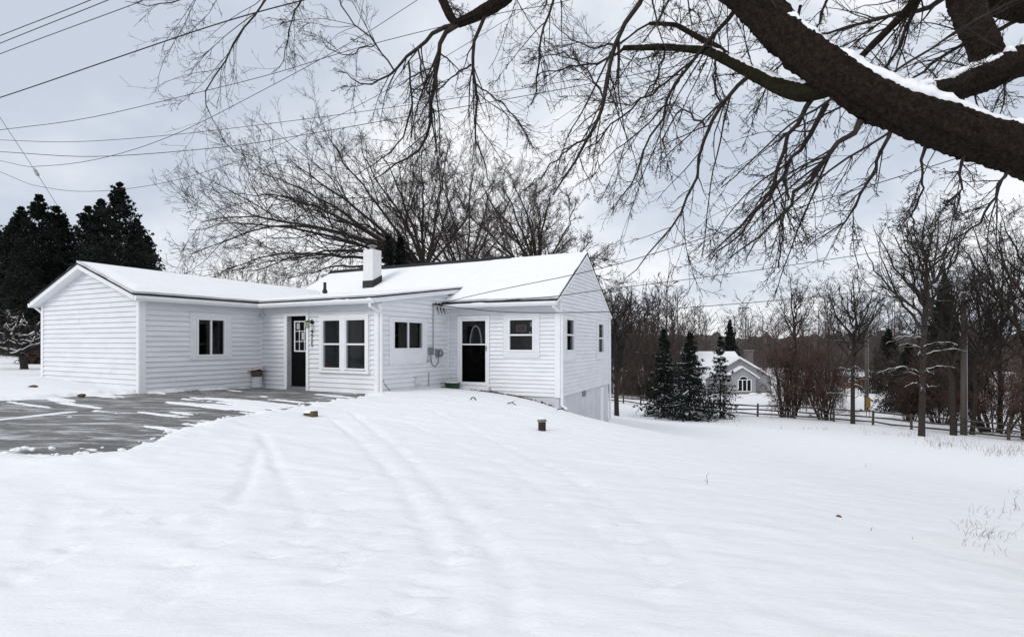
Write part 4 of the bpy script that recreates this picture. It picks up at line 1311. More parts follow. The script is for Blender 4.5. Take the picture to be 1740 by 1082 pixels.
BR = [
    [(1150, -110, 5.5, .040), (1110, -50, 5.7, .034), (1086, 0, 5.8, .030), (1055, 53, 5.9, .028), (1033, 120, 6.0, .025), (1020, 204, 6.1, .022), (989, 257, 6.2, .018), (942, 333, 6.4, .010)],
    [(985, -120, 6.3, .03), (950, -40, 6.5, .02), (940, 0, 6.5, .017), (918, 58, 6.6, .015), (915, 133, 6.6, .012), (904, 177, 6.7, .008)],
    [(840, 12, 7.0, .035), (820, 26, 7.0, .028), (808, 70, 7.0, .026), (800, 110, 7.05, .024), (810, 143, 7.1, .02), (805, 183, 7.1, .017), (805, 229, 7.2, .014), (817, 265, 7.2, .010), (829, 305, 7.2, .006)],
    [(778, 42, 7.1, .040), (749, 54, 7.1, .034), (741, 85, 7.1, .032), (741, 122, 7.1, .030), (732, 171, 7.1, .026), (729, 238, 7.2, .022), (698, 268, 7.3, .017), (665, 284, 7.4, .013), (634, 305, 7.5, .007)],
    [(778, 42, 7.1, .038), (744, 50, 7.1, .03), (710, 82, 7.2, .026), (690, 106, 7.25, .022), (671, 122, 7.3, .018), (646, 137, 7.4, .014), (616, 146, 7.5, .011), (596, 128, 7.6, .008), (575, 122, 7.7, .005)],
    [(694, 104, 7.25, .016), (700, 171, 7.2, .015), (689, 220, 7.3, .013), (674, 253, 7.3, .011), (637, 275, 7.4, .008), (607, 299, 7.5, .005)],
    [(710, 82, 7.2, .014), (718, 140, 7.1, .012), (732, 165, 7.1, .010), (715, 200, 7.1, .008), (690, 235, 7.2, .005)],
    [(671, 122, 7.3, .014), (640, 75, 7.5, .012), (600, 40, 7.8, .010), (570, -10, 8, .012), (540, -60, 8.2, .014)],
    [(520, -90, 8.2, .022), (458, 0, 8.0, .016), (418, 41, 8.0, .014), (392, 81, 8.0, .013), (377, 118, 8.0, .012), (340, 159, 8.0, .009), (351, 200, 8.0, .006), (381, 229, 8.0, .004)],
    [(540, -60, 8.2, .016), (500, 20, 8.0, .010), (485, 80, 8.0, .008), (478, 118, 8.0, .006), (462, 127, 8.0, .004)],
    [(450, -60, 8.2, .014), (350, -15, 8.2, .012), (300, 2, 8.2, .010), (250, 12, 8.2, .007), (215, 5, 8.2, .004)],
    [(1385, 160, 4.6, .030), (1375, 180, 4.65, .024), (1336, 240, 4.9, .020), (1307, 333, 5.1, .016), (1262, 385, 5.3, .012), (1200, 432, 5.5, .006)],
    [(1405, 175, 4.6, .030), (1392, 195, 4.65, .024), (1362, 251, 4.8, .020), (1314, 325, 5.0, .016), (1262, 390, 5.2, .011), (1205, 445, 5.4, .005)],
    [(1462, 205, 4.45, .032), (1454, 222, 4.45, .024), (1388, 285, 4.6, .021), (1351, 340, 4.7, .017), (1303, 396, 4.9, .012), (1240, 440, 5.1, .006)],
    [(1515, 215, 4.4, .022), (1506, 237, 4.4, .016), (1480, 296, 4.5, .013), (1443, 366, 4.7, .010), (1417, 392, 4.8, .008), (1370, 420, 5, .004)],
    [(1330, 300, 4.95, .012), (1332, 350, 4.9, .010), (1328, 420, 4.9, .007), (1325, 455, 4.9, .004)],
    [(1575, 240, 4.4, .018), (1568, 270, 4.4, .012), (1565, 320, 4.5, .009), (1550, 380, 4.6, .006), (1540, 415, 4.6, .003)],
    [(1712, 290, 4.3, .02), (1702, 305, 4.3, .013), (1676, 355, 4.4, .011), (1654, 388, 4.5, .009), (1610, 415, 4.7, .006), (1570, 440, 4.8, .003)],
    [(1640, 260, 4.3, .016), (1630, 300, 4.4, .010), (1632, 340, 4.4, .008), (1620, 375, 4.5, .004)],
    [(1278, 125, 5.1, .026), (1270, 140, 5.1, .022), (1197, 213, 5.3, .020), (1184, 293, 5.5, .016), (1153, 377, 5.7, .012), (1100, 435, 5.9, .008), (1060, 475, 6.0, .004)],
    [(1262, 0, 5.1, .03), (1233, 44, 5.3, .022), (1190, 90, 5.5, .020), (1148, 129, 5.7, .018), (1126, 191, 5.8, .015), (1100, 250, 5.9, .012), (1077, 310, 6.0, .008), (1040, 360, 6.2, .004)],
    [(1190, 90, 5.5, .014), (1120, 150, 5.9, .013), (1080, 175, 6.0, .012), (1030, 220, 6.2, .010), (985, 270, 6.4, .006)],
    [(1160, 120, 5.7, .012), (1130, 180, 5.8, .011), (1090, 225, 6.0, .009), (1050, 250, 6.2, .007), (1000, 310, 6.3, .004)],
    [(1215, 90, 5.4, .014), (1212, 140, 5.4, .012), (1225, 185, 5.4, .009), (1195, 210, 5.5, .006)],
    [(1060, 82, 6.1, .02), (1020, 110, 6.3, .014), (960, 115, 6.6, .011), (910, 130, 6.8, .006)],
    [(1104, 40, 6.4, .014), (1050, 75, 6.6, .012), (1000, 85, 6.8, .010), (955, 60, 7.0, .007), (930, 20, 7.2, .004)],
    [(1026, 170, 6.05, .014), (1000, 120, 6.3, .010), (960, 90, 6.5, .008), (900, 100, 6.7, .005)],
    [(1005, 230, 6.15, .014), (960, 255, 6.4, .011), (920, 300, 6.6, .008), (880, 330, 6.7, .004)],
    [(810, 143, 7.1, .012), (850, 175, 7.0, .010), (880, 205, 6.9, .007), (905, 250, 6.9, .004)],
    [(800, 110, 7.05, .014), (770, 130, 7.2, .011), (735, 160, 7.3, .008), (700, 150, 7.5, .004)],
    [(1360, 10, 4.9, .016), (1340, 90, 5.4, .012), (1310, 130, 5.6, .008), (1280, 200, 5.7, .004)],
    [(1612, -110, 6.1, .04), (1570, -20, 6.4, .03), (1540, 60, 6.6, .022), (1490, 140, 6.8, .016), (1420, 150, 7, .010), (1350, 165, 7.2, .006)],
    [(1655, -30, 6.15, .05), (1560, 20, 6.9, .03), (1470, 40, 7.1, .022), (1380, 60, 7.4, .014), (1300, 70, 7.7, .008)],
    [(1765, 18, 5.85, .03), (1650, 70, 6.5, .024), (1580, 110, 6.7, .018), (1530, 150, 6.8, .012), (1490, 165, 6.9, .006)],
    [(1430, -90, 6.5, .03), (1400, 10, 6.8, .018), (1380, 60, 7, .012), (1330, 60, 7.2, .007)],
    [(640, 75, 7.5, .010), (600, 92, 7.6, .008), (560, 90, 7.7, .006), (540, 60, 7.8, .003)],
    [(1130, 80, 5.9, .014), (1115, 150, 6, .011), (1060, 180, 6.2, .008), (1010, 170, 6.4, .005)],
    [(1197, 213, 5.3, .012), (1160, 180, 5.6, .010), (1130, 230, 5.8, .008), (1120, 300, 5.9, .004)],
]
tubes_tk = tubes(tk[None, :, :3], tk[None, :, 3], 18)
obj('trunk', tubes_tk, M['bark_near'], maple)
# rough bark on the big limbs: dense rings pushed in and out
def rough_tube(q, n, sides, amp):
    q = resample(q, n)
    P = q[None, :, :3]; R = q[None, :, 3]
    V, Q = tubes(P, R, sides)
    a = np.tile(np.arange(sides), n); l = np.repeat(np.arange(n), sides)
    ct = np.repeat(q[:, :3], sides, axis=0)
    ang_ = a * 2 * np.pi / sides; ca, sa = np.cos(ang_) * sides * .16, np.sin(ang_) * sides * .16
    nz = .8 * (fbm(ca * .6 + 3 + l * .02, sa * .6 + l * .05, 3, 7) - .5) + 1.0 * (np.abs(fbm(ca * 2.2 + l * .045, sa * 2.2 + l * .06, 3, 12) - .5) * 2 - .25) * .5 + .25 * (rng.random(len(a)) - .5)
    return ct + (V - ct) * (1 + amp * nz)[:, None], Q
LP = []
for k, pts in LIMB.items():
    q = path(pts, 40)
    big = k in 'abcd'
    o = obj('limb', rough_tube(q, 360 if k == 'a' else (160 if big else 80), 42 if big else 12, .46 if big else .30), M['moss' if k in 'e' else 'bark_near'], maple)
    LP.append(q)
    # snow lying along the upper side
    if k in 'abe':
        n = 260; qq = resample(q, n); m0 = 0
        nz = fbm(np.arange(n) * .09, np.zeros(n) + ord(k), 3, 4)
        amt = np.clip((nz - (.22 if k == 'b' else .26)) * 3.4, 0, 1)
        sl = np.abs(np.gradient(qq[:, 2])) / (np.linalg.norm(np.gradient(qq[:, :3], axis=0), axis=1) + 1e-6)
        if k == 'a': amt = np.maximum(amt, np.where(np.arange(n) < n * .36, .45 + .3 * nz, 0))
        amt = amt * np.clip(1.45 - sl, 0, 1)
        if k == 'e': amt *= .75
        rad = np.maximum(qq[:, 3] * (.50 if k != 'e' else .60) * (.25 + .75 * amt) * (.75 + .5 * fbm(np.arange(n) * .45, np.zeros(n) + 3, 2, 8)) * (amt > .06), .0008)
        P = qq[:, :3].copy(); P[:, 2] += qq[:, 3] * .93; P[:, 1] -= qq[:, 3] * .22
        V, Q = tubes(P[None], rad[None], 12)
        ct = np.repeat(P, 12, axis=0); d = V - ct
        d = d * (1 + .8 * (fbm(np.tile(np.arange(12), n) * 1.3, np.repeat(np.arange(n), 12) * .5, 2, 3) - .5))[:, None]
        d[:, :2] *= 1.15; d[:, 2] *= .95
        tag(obj('limb_snow', (ct + d, Q), M['snow'], maple), kind='stuff')
B0 = np.stack([path(p, 14) for p in BR])
jit = mr.normal(size=(len(B0), 14, 3)) * .014; jit[:, 0] = 0
P0_, R0_ = B0[:, :, :3] + jit, B0[:, :, 3] * .86
V_, Q_ = tubes(P0_, R0_, 7)
obj('hanging_branches', (V_, Q_), M['bark'], maple)['kind'] = 'stuff'
lp = np.stack([resample(q, 14) for q in LP[:8]])
c0, q0 = children(mr, P0_, R0_, 3, (.08, .75), 24, 9, .62, .3, 12, .060, (0, 0, -.05), .50, rmin=.0045, lmax=1.5)
c0b, q0b = children(mr, lp[:, :, :3], lp[:, :, 3], 12, (.22, .97), 66, 18, .36, .4, 12, .085, (-.06, .02, -.10), .075, rmin=.006, lmax=1.7)
A0 = np.concatenate([P0_[:, [0, 1, 2, 3, 4, 6, 7, 8, 9, 11, 12, 13]], c0, c0b]); A0r = np.concatenate([R0_[:, [0, 1, 2, 3, 4, 6, 7, 8, 9, 11, 12, 13]], q0, q0b])
c1, r1 = children(mr, A0, A0r, 11, (.12, .98), 38, 15, .33, .4, 7, .10, (0, 0, -.06), .50, rmin=.0030)
c2, r2 = children(mr, c1, r1, 4, (.15, .95), 42, 14, .46, .4, 4, .13, (0, 0, .06), .6, rmin=.0025)
c3, r3 = children(mr, c2, r2, 2, (.3, 1), 46, 15, .45, .4, 2, .18, (0, 0, .22), .7, rmin=.0022)
parts = [tubes(c0, q0, 5), tubes(c0b, q0b, 5), tubes(c1, r1, 3), tubes(c2, r2, 3), tubes(c3, r3, 3)]
c4 = c3[:1]
# winter buds at the shoot tips
bp_ = np.concatenate([c3[:, -1], c2[:, -1], c4[:, -1]]); bd = unit(np.concatenate([c3[:, -1] - c3[:, -2], c2[:, -1] - c2[:, -2], c4[:, -1] - c4[:, -2]]))
sel = mr.random(len(bp_)) < .15
bp_, bd = bp_[sel], bd[sel]
bl_ = mr.uniform(.007, .014, len(bp_))[:, None]
BP = np.stack([bp_ - bd * bl_ * .2, bp_ + bd * bl_ * .5, bp_ + bd * bl_ * 1.3], 1)
parts.append(tubes(BP, np.tile(np.array([[.002, .0040, .001]]), (len(BP), 1)), 4))
tag(obj('twigs', join(parts), M['twig'], maple), kind='stuff')
# scar where bark has come away
sc_ = at(1632, 248, 4.09)


# ---- bare deciduous trees
def bare_tree(name, base, label, group, limbs, seed, levels, m_bark, m_twig, trunk_r=.3, trunk_pts=None):
    """limbs: (N,n,4) world paths with radius; levels: list of children() settings"""
    R_ = np.random.default_rng(seed)
    t = empty(name, base, label, 'tree' if 'shrub' not in name else 'shrub', group)
    thick = []; thin = []
    if trunk_pts is not None:
        q = resample(trunk_pts, 14)
        obj('trunk', tubes(q[None, :, :3], q[None, :, 3], 10), m_bark, t)
    P, R = limbs[:, :, :3], limbs[:, :, 3]
    thick.append(tubes(P, R, 8))
    allP = [(P, R)]
    src = [(P, R)]
    for li, lv in enumerate(levels):
        Q, RQ = [], []
        for (p, r) in src:
            c, rr = children(R_, p, r, *lv)
            Q.append(c); RQ.append(rr)
        src = list(zip(Q, RQ))
        for (p, r) in src:
            (thick if li == 0 else thin).append(tubes(p, r, 5 if li == 0 else (4 if li == 1 else 3)))
    obj('branches', join(thick), m_bark, t)['kind'] = 'stuff'
    obj('crown', join(thin), m_twig, t)['kind'] = 'stuff'
    return t


def fan(start, ends, d0, n, r0, seed, bow=.25, dvar=3.0, r1=.03):
    """limbs from a fork towards photo-surveyed crown ends"""
    R_ = np.random.default_rng(seed)
    out = []
    a = np.array(start, float)
    for e_ in ends:
        d = d0 + R_.normal() * dvar
        b = at(e_[0], e_[1], d)
        up = e_[2] if len(e_) > 2 else bow
        ctrl = a + (b - a) * .5 + np.array([0, 0, np.linalg.norm(b - a) * up])
        ctrl = ctrl + R_.normal(size=3) * .35
        s = np.linspace(0, 1, n)[:, None]
        p = (1 - s) ** 2 * a + 2 * s * (1 - s) * ctrl + s ** 2 * b
        w = np.cumsum(R_.normal(size=(n, 3)) * .10, axis=0); w -= w[0]
        p = p + w * np.linspace(0, 1, n)[:, None]
        L = np.linalg.norm(b - a)
        rr = (r0 * (.6 + .4 * min(L / 10, 1))) * np.linspace(1, 0, n) ** .9 + r1 * np.linspace(0, 1, n) * .5
        out.append(np.concatenate([p, np.maximum(rr, .02)[:, None]], 1))
    return np.stack(out)


#          k   t-range    ang sd  len  sd  n  wob  tropism       r   tip rmin
LV_BIG = [(10, (.18, .98), 42, 14, .46, .35, 9, .12, (0, 0, .06), .50, .30, .013),
          (8, (.12, .98), 40, 15, .47, .35, 6, .14, (0, 0, .09), .55, .35, .009),
          (6, (.12, 1.0), 38, 15, .47, .35, 3, .15, (0, 0, .10), .60, .4, .0072),
          (3, (.2, 1.0), 36, 14, .52, .35, 2, .15, (0, 0, .10), .70, .5, .0055)]
b0 = at(735, 520, 30); fk = at(722, 462, 30)
gb = gz(b0[0], b0[1])
lim = fan(fk, [(318, 440, .26), (328, 402, .22), (352, 360, .18), (400, 322, .15), (446, 296, .12), (500, 278, .10), (555, 265, .08), (605, 262, .06), (655, 258, .05), (700, 258, .03), (745, 262, -.02), (785, 285, -.05), (420, 448, .22), (360, 468, .16), (560, 350, .1), (640, 320, .05), (760, 330, 0), (830, 330, .05), (500, 468, .10), (470, 400, .14), (600, 400, .06), (690, 360, .0)],
          30, 16, .105, 21, dvar=2.2)
bare_tree('spreading_tree', (fk[0], fk[1], gb), 'wide spreading bare tree with arching limbs directly behind the low roof and chimney', 'bare trees round the house', lim, 31, LV_BIG, M['bark_snow'], M['twig'],
          trunk_pts=[(fk[0] + .4, fk[1], gb - .2, .42), (fk[0] + .2, fk[1], gb + 2, .32), (*fk, .24)])
b0 = at(925, 500, 36); fk = at(915, 480, 36); gb = gz(b0[0], b0[1])
lim = fan(fk, [(775, 340), (805, 312), (840, 296), (872, 300), (905, 312), (940, 325), (975, 358), (1005, 395), (1035, 432), (1030, 462, .1), (850, 360), (900, 370), (950, 400), (795, 395), (765, 430, .1), (830, 430, .1), (1000, 440, .1)],
          36, 16, .105, 22, bow=.08, dvar=2.5)
LV_DENSE = [(10, (.12, .98), 40, 15, .45, .35, 8, .13, (0, 0, .08), .50, .3, .014),
            (8, (.1, .98), 38, 16, .48, .35, 5, .15, (0, 0, .11), .55, .35, .010),
            (6, (.1, 1.0), 36, 16, .48, .35, 3, .17, (0, 0, .13), .60, .4, .0085),
            (3, (.2, 1.0), 34, 15, .5, .35, 2, .18, (0, 0, .13), .70, .5, .0065)]
bare_tree('dense_tree', (fk[0], fk[1], gb), 'dense brown twiggy tree rising behind the main roof ridge', 'bare trees round the house', lim, 32, LV_DENSE, M['bark_snow'], M['twig_brown'],
          trunk_pts=[(fk[0], fk[1], gb - .2, .4), (*fk, .3)])
b0 = at(790, 500, 43); fk = at(790, 490, 43); gb = gz(b0[0], b0[1])
lim = fan(fk, [(640, 330), (680, 300), (720, 285), (760, 280), (800, 285), (835, 300), (870, 330), (900, 370), (610, 380, .12), (660, 400, .1), (740, 350), (820, 360), (880, 420, .1)], 43, 14, .10, 23, bow=.06, dvar=2.0)
bare_tree('dense_tree', (fk[0], fk[1], gb), 'finer bare tree filling the gap behind the spreading tree and the dense brown one', 'bare trees round the house', lim, 33,
          [(10, (.12, .98), 40, 15, .45, .35, 7, .13, (0, 0, .08), .50, .3, .016), (8, (.1, .98), 38, 16, .48, .35, 4, .15, (0, 0, .11), .55, .35, .012), (7, (.1, 1.0), 36, 16, .5, .35, 2, .17, (0, 0, .13), .60, .4, .010)],
          M['bark_snow'], M['twig_brown'], trunk_pts=[(fk[0], fk[1], gb - .2, .35), (*fk, .2)])
# low thicket beyond the garage roof
for k, (px, py, d, w, lb) in enumerate(((395, 470, 46, 4.5, 'low bare thicket just visible over the garage roof ridge'), (470, 475, 50, 5, 'low brown thicket between the garage ridge and the spreading tree'))):
    p = at(px, 560, d); g = gz(p[0], p[1])
    R_ = np.random.default_rng(60 + k)
    n_ = 11; K = np.zeros((n_, 8, 4))
    for i in range(n_):
        a = R_.uniform(0, 6.28); rr = w * math.sqrt(R_.random()); s = np.linspace(0, 1, 8)
        top = CZ - (py - 10 - HY) / F * d + R_.normal() * .3
        K[i, :, 0] = p[0] + rr * math.cos(a) + s * R_.normal() * 1.0; K[i, :, 1] = p[1] + rr * math.sin(a); K[i, :, 2] = g + s * (top - g); K[i, :, 3] = .05 * (1 - s) + .01
    bare_tree('shrub_thicket', (p[0], p[1], g), lb, 'thickets', K, 70 + k, [(9, (.12, .98), 40, 15, .45, .35, 6, .13, (0, 0, .08), .50, .3, .016), (6, (.1, .98), 38, 16, .48, .35, 4, .15, (0, 0, .11), .55, .35, .012), (4, (.2, 1), 40, 15, .5, .3, 2, .16, (0, 0, .1), .6, .4, .010)], M['bark'], M['twig_brown'])


# ---- conifers
def conifer_mesh(seed, H, W, whorls, per, droop, fine=1.0, nl=.15, snowy=False):
    """real sized spruce at the origin: trunk, branches, needle sprays"""
    R_ = np.random.default_rng(seed)
    T = np.array([[(0, 0, z, max(.012 * (H - z) * 1.1, .015)) for z in np.linspace(0, H, 12)]])
    tr = tubes(T[:, :, :3], T[:, :, 3], 8)
    zs = np.linspace(.05, .985, whorls) + R_.normal(size=whorls) * .006
    P = []
    for z in zs:
        wm = R_.uniform(.86, 1.12)
        m = max(int(per * (1 - .35 * z)), 4)
        for j in range(m):
            a = 2 * math.pi * (j + R_.random() * .9) / m + z * 40
            L = W * .5 * (1 - z) ** 1.0 * R_.uniform(.50, 1.05) * wm + .006 * H
            if R_.random() < .18: L *= 1.35
            s = np.linspace(0, 1, 7)
            hz = L * s
            vz = -droop * L * s * (1 - .55 * s) + (L * s * max(z - .55, 0) * 1.5)
            P.append(np.stack([hz * math.cos(a + .0), hz * math.sin(a), z * H + vz + R_.normal() * .03], 1))
    P = np.array(P); R = np.repeat(np.linspace(.02, .006, 7)[None], len(P), 0)
    br = tubes(P, R, 3)
    k1 = max(int(13 * fine), 4)
    c1, q1 = children(R_, P, R, k1, (.08, 1.0), 46, 12, .42, .3, 4, .06, (0, 0, -.22), .5, .5, .004, tfall=.90)
    # needle sprays: thin diamond blades along every shoot
    S = np.concatenate([c1, P[:, ::2]], 0)
    kb = int(9 * fine)
    n = S.shape[0]
    idx = np.repeat(np.arange(n), kb); t = np.tile(np.linspace(.05, 1, kb), n) + R_.normal(size=n * kb) * .03
    f = np.clip(t, 0, .999) * (S.shape[1] - 1); i = f.astype(int); w = (f - i)[:, None]
    st = S[idx, i] * (1 - w) + S[idx, i + 1] * w
    tg = unit(S[idx, i + 1] - S[idx, i])
    rv = R_.normal(size=tg.shape); pp = unit(rv - (rv * tg).sum(-1, keepdims=True) * tg)
    d = unit(tg * .9 + pp * .65 + np.array([0, 0, -.15]))
    l = (nl * R_.uniform(.6, 1.4, len(d)))[:, None]
    sd = unit(np.cross(d, R_.normal(size=d.shape))) * l * .24
    V = np.stack([st, st + d * l * .45 + sd, st + d * l, st + d * l * .45 - sd], 1).reshape(-1, 3)
    Q = np.arange(len(V)).reshape(-1, 4)
    res = [poly_mesh('trunk', *join([tr, br]), True), poly_mesh('needles', V, Q)]
    if snowy:
        # pads of snow lying on the boughs
        k_ = R_.random(len(P)) < .30
        sp_ = P[k_][:, 1:].copy(); n_ = len(sp_)
        sp_[:, :, 2] += .05
        rr_ = np.linspace(.4, .15, 6)[None] * (R_.random((n_, 6)) * .22 + .01)
        v_, q_ = tubes(sp_, rr_, 6)
        ct_ = np.repeat(sp_.reshape(-1, 3), 6, axis=0); dd_ = v_ - ct_; dd_[:, 2] *= .55; dd_[:, :2] *= 1.2
        res.append(poly_mesh('bough_snow', ct_ + dd_, q_, True))
    return res


def place_conifer(name, meshes, loc, rot, sc, label, group, mt, mn, sz=1.0):
    t = empty(name, loc, label, 'tree', group)
    t.rotation_euler[2] = rot; t.scale = (sc, sc, sc * sz)
    for nm, me, mm in zip(('trunk', 'crown', 'bough_snow'), meshes, (mt, mn, M['snow'])):
        o = bpy.data.objects.new(nm, me)
        if not me.materials: me.materials.append(mm)
        COL.objects.link(o); o.parent = t
        if nm != 'trunk': o['kind'] = 'stuff'
    return t


cA = conifer_mesh(1, 12.0, 11.5, 40, 12, .22, 1.25, .135)
cB = conifer_mesh(2, 12.0, 12.5, 38, 12, .28, 1.25, .135)
for k, (px, top, d, m, sz, lb) in enumerate((
        (66, 330, 34, cA, 1.15, 'tall dark spruce with a broad top left of the garage peak'),
        (203, 311, 33, cB, 1.0, 'tallest dark spruce, standing right behind the garage peak'),
        (-14, 368, 36, cB, 1.0, 'dark spruce cut by the left edge of the picture'),
        (150, 350, 38, cA, 1.1, 'dark spruce between the two tallest ones behind the garage'),
        (22, 372, 40, cB, 1.1, 'dark spruce behind the small snowy tree at far left'),
        (250, 400, 41, cA, 1.0, 'shortest dark spruce at the right end of the row behind the garage'),
        (108, 365, 44, cB, 1.1, 'hindmost dark spruce seen just left of the garage peak'),
        (172, 338, 36, cA, 1.0, 'dark spruce crowding the left side of the tallest one'),
        (96, 350, 37, cA, 1.0, 'dark spruce crowding the right side of the broad topped one'),
        (232, 372, 36, cB, 1.0, 'dark spruce crowding the right side of the tallest one'),
        (36, 352, 36, cB, 1.0, 'dark spruce crowding the left side of the broad topped one'))):
    p = at(px, 600, d); g = gz(p[0], p[1])
    H = CZ - (top - HY) / F * d - g
    s = H / 12.0
    place_conifer('spruce_tree', m, (p[0], p[1], g), k * 1.3, s * .95, lb, 'dark spruces behind the garage', M['bark'], M['needle'], 1.05)
cC = conifer_mesh(3, 6.5, 5.0, 24, 10, .34, 1.0, .13, True)
cD = conifer_mesh(4, 6.5, 4.2, 20, 8, .36, .8, .12, True)
for k, (px, base, top, d, m, w, lb) in enumerate((
        (1128, 686, 560, 50, cC, .85, 'leftmost snow dusted spruce along the rail fence right of the house'),
        (1172, 697, 566, 46, cC, 1.0, 'middle and widest snow dusted spruce along the rail fence'),
        (1224, 695, 572, 48, cD, 1.0, 'thin open spruce standing in front of the grey neighbour house'))):
    p = gp(px, base); p = at(px, base, d); g = gz(p[0], p[1]); H = CZ - (top - HY) / F * d - g
    place_conifer('snowy_spruce', m, (p[0], p[1], g), k * 2.1, H / 6.5 * w, lb, 'snow dusted spruces by the fence', M['bark'], M['needle_snow'], 1 / w)
cE = conifer_mesh(5, 9, 11.5, 28, 12, .26, 1.0, .22)
for k, (px, top, d, sz, lb) in enumerate(((1545, 585, 58, 1.0, 'broad dark spruce behind the rail fence at right'), (1605, 470, 66, 1.9, 'tall dark pine crown showing behind the right-hand utility pole'), (1510, 560, 90, 1.2, 'dark distant spruce between the two utility poles'), (1240, 545, 95, 2.0, 'narrow dark spruce rising behind the neighbour roof'))):
    p = at(px, 640, d); g = gz(p[0], p[1]); H = CZ - (top - HY) / F * d - g
    place_conifer('far_spruce', cE, (p[0], p[1], g), k * 1.7, H / 9 / sz, lb, 'dark spruces beyond the fence', M['bark'], M['needle'], sz)
cF = conifer_mesh(6, 8, 2.2, 40, 9, -.75, .9, .13)
for k, (px, top, d, lb) in enumerate(((660, 398, 29, 'left of two narrow arborvitae columns behind the chimney'), (681, 402, 29.6, 'right of two narrow arborvitae columns behind the chimney'))):
    p = at(px, 560, d); g = gz(p[0], p[1]); H = CZ - (top - HY) / F * d - g
    place_conifer('arborvitae', cF, (p[0], p[1], g), k * 2., H / 8, lb, 'arborvitae behind the chimney', M['bark'], M['needle_snow'])


# ---- trees and thickets along the right side
def upright(px, base_py, d, top_py, spread, n, r0, seed, lean=0.0, fork=.25):
    """limbs of an upright tree given its photo height; returns (trunk, limbs, base)"""
    R_ = np.random.default_rng(seed)
    p = at(px, base_py, d); g = gz(p[0], p[1])
    top = CZ - (top_py - HY) / F * d
    H = top - g
    fz = g + H * fork
    fk = np.array([p[0] + lean * fork, d, fz])
    tr = [(p[0], d, g - .3, r0 * 1.25), (p[0], d, g + .2, r0), (*fk, r0 * .85)]
    K = []
    n2 = int(n * 2.2)
    for i in range(n2):
        a = 2.4 * i + R_.uniform(-.4, .4)
        t0 = 0 if i == 0 else (i / n2) * .72 * R_.uniform(.85, 1.1)
        rr = 0 if i == 0 else spread * R_.uniform(.55, 1.15) * (1 - .55 * t0)
        s0 = fk + np.array([lean * t0, 0, t0 * (top - fz) * .9])
        rise = (top - s0[2]) * (1 if i == 0 else R_.uniform(.55, .92))
        b = np.array([s0[0] + rr * math.cos(a) + lean * .3, d + rr * math.sin(a), s0[2] + rise])
        s = np.linspace(0, 1, 12)[:, None]
        c = s0 + np.array([(b - s0)[0] * .68, (b - s0)[1] * .68, rise * .38])
        q = (1 - s) ** 2 * s0 + 2 * s * (1 - s) * c + s ** 2 * b
        w = np.cumsum(R_.normal(size=(12, 3)) * .09, axis=0); w -= w[0]
        q = q + w
        K.append(np.concatenate([q, (r0 * (.80 if i == 0 else .42 * (1 - .5 * t0)) * (1 - s) ** .9 + .012)], 1))
    return tr, np.array(K), (p[0], d, g)


LV_UP = [(9, (.12, .98), 46, 14, .40, .35, 8, .13, (0, 0, .08), .48, .3, .013),
         (6, (.12, .98), 44, 15, .46, .35, 4, .15, (0, 0, .09), .55, .35, .010),
         (5, (.15, 1.0), 42, 15, .50, .35, 2, .16, (0, 0, .10), .6, .4, .0085)]
G = 'bare trees along the rail fence'
for k, (px, by, d, ty_, sp, n, r0, lean, fork, lb, mt) in enumerate((
        (1566, 742, 36, 335, 3.6, 9, .20, .3, .42, 'tall bare tree with snowy side boughs, nearest trunk left of the right utility pole', 'bark_grey'),
        (1449, 718, 45, 455, 2.8, 8, .17, .0, .38, 'slim bare tree with one straight trunk left of the left utility pole', 'bark_grey'),
        (1620, 742, 38, 420, 3.0, 7, .20, -.4, .30, 'dark thick trunked tree leaning beside the right utility pole', 'bark'),
        (1652, 742, 39, 430, 3.5, 7, .16, 1.2, .25, 'bare tree leaning right, just past the right utility pole', 'bark'),
        (1742, 735, 37, 320, 4.5, 9, .22, .2, .30, 'large bare tree half cut by the right edge', 'bark'),
        (1048, 690, 42, 480, 3.2, 9, .19, -.2, .22, 'bare tree with snowy low boughs beside the house right gable', 'bark_grey'),
        (1352, 708, 52, 468, 1.8, 5, .14, .0, .50, 'thin bare tree standing up out of the red brown thicket', 'bark'),
        (1700, 730, 44, 400, 3.6, 7, .17, .0, .28, 'bare tree behind the brown thicket near the right edge', 'bark'))):
    tr, K, base = upright(px, by, d, ty_, sp, n, r0, 200 + k, lean, fork)
    t = bare_tree('bare_tree', base, lb, G, K, 300 + k, LV_UP, M[mt], M['twig'], trunk_pts=tr)
    if mt == 'bark_grey' and k != 5:
        # long low side boughs carrying snow
        R_ = np.random.default_rng(400 + k); q = []
        for i in range(13):
            a = R_.uniform(2.6, 6.6); L = R_.uniform(1.0, 3.0) * (1 if k != 1 else .7); z0_ = base[2] + R_.uniform(.22, .5) * (tr[-1][2] - base[2]) * 2
            s = np.linspace(0, 1, 12); 
            q.append(np.stack([base[0] + L * s * math.cos(a), base[1] + L * s * math.sin(a) * .7, z0_ + L * (.45 * s - .40 * s * s) + R_.normal(size=12).cumsum() * .06, .028 * (1 - s) + .008], 1))
        q = np.array(q)
        c, r = children(R_, q[:, :, :3], q[:, :, 3], 9, (.15, .98), 45, 14, .38, .3, 6, .12, (0, 0, .03), .5, .4, .008)
        obj('low_boughs', join([tubes(q[:, :, :3], q[:, :, 3], 7), tubes(c, r, 4)]), M['bark_grey'], t)['kind'] = 'stuff'
        sn = q.copy(); sn[:, :, 2] += sn[:, :, 3] * .8 + .005; sn[:, :, 3] *= 1.0 * (R_.random((len(q), 12)) + .1)
        obj('bough_snow', tubes(sn[:, :, :3], sn[:, :, 3], 5), M['snow'], t)['kind'] = 'stuff'


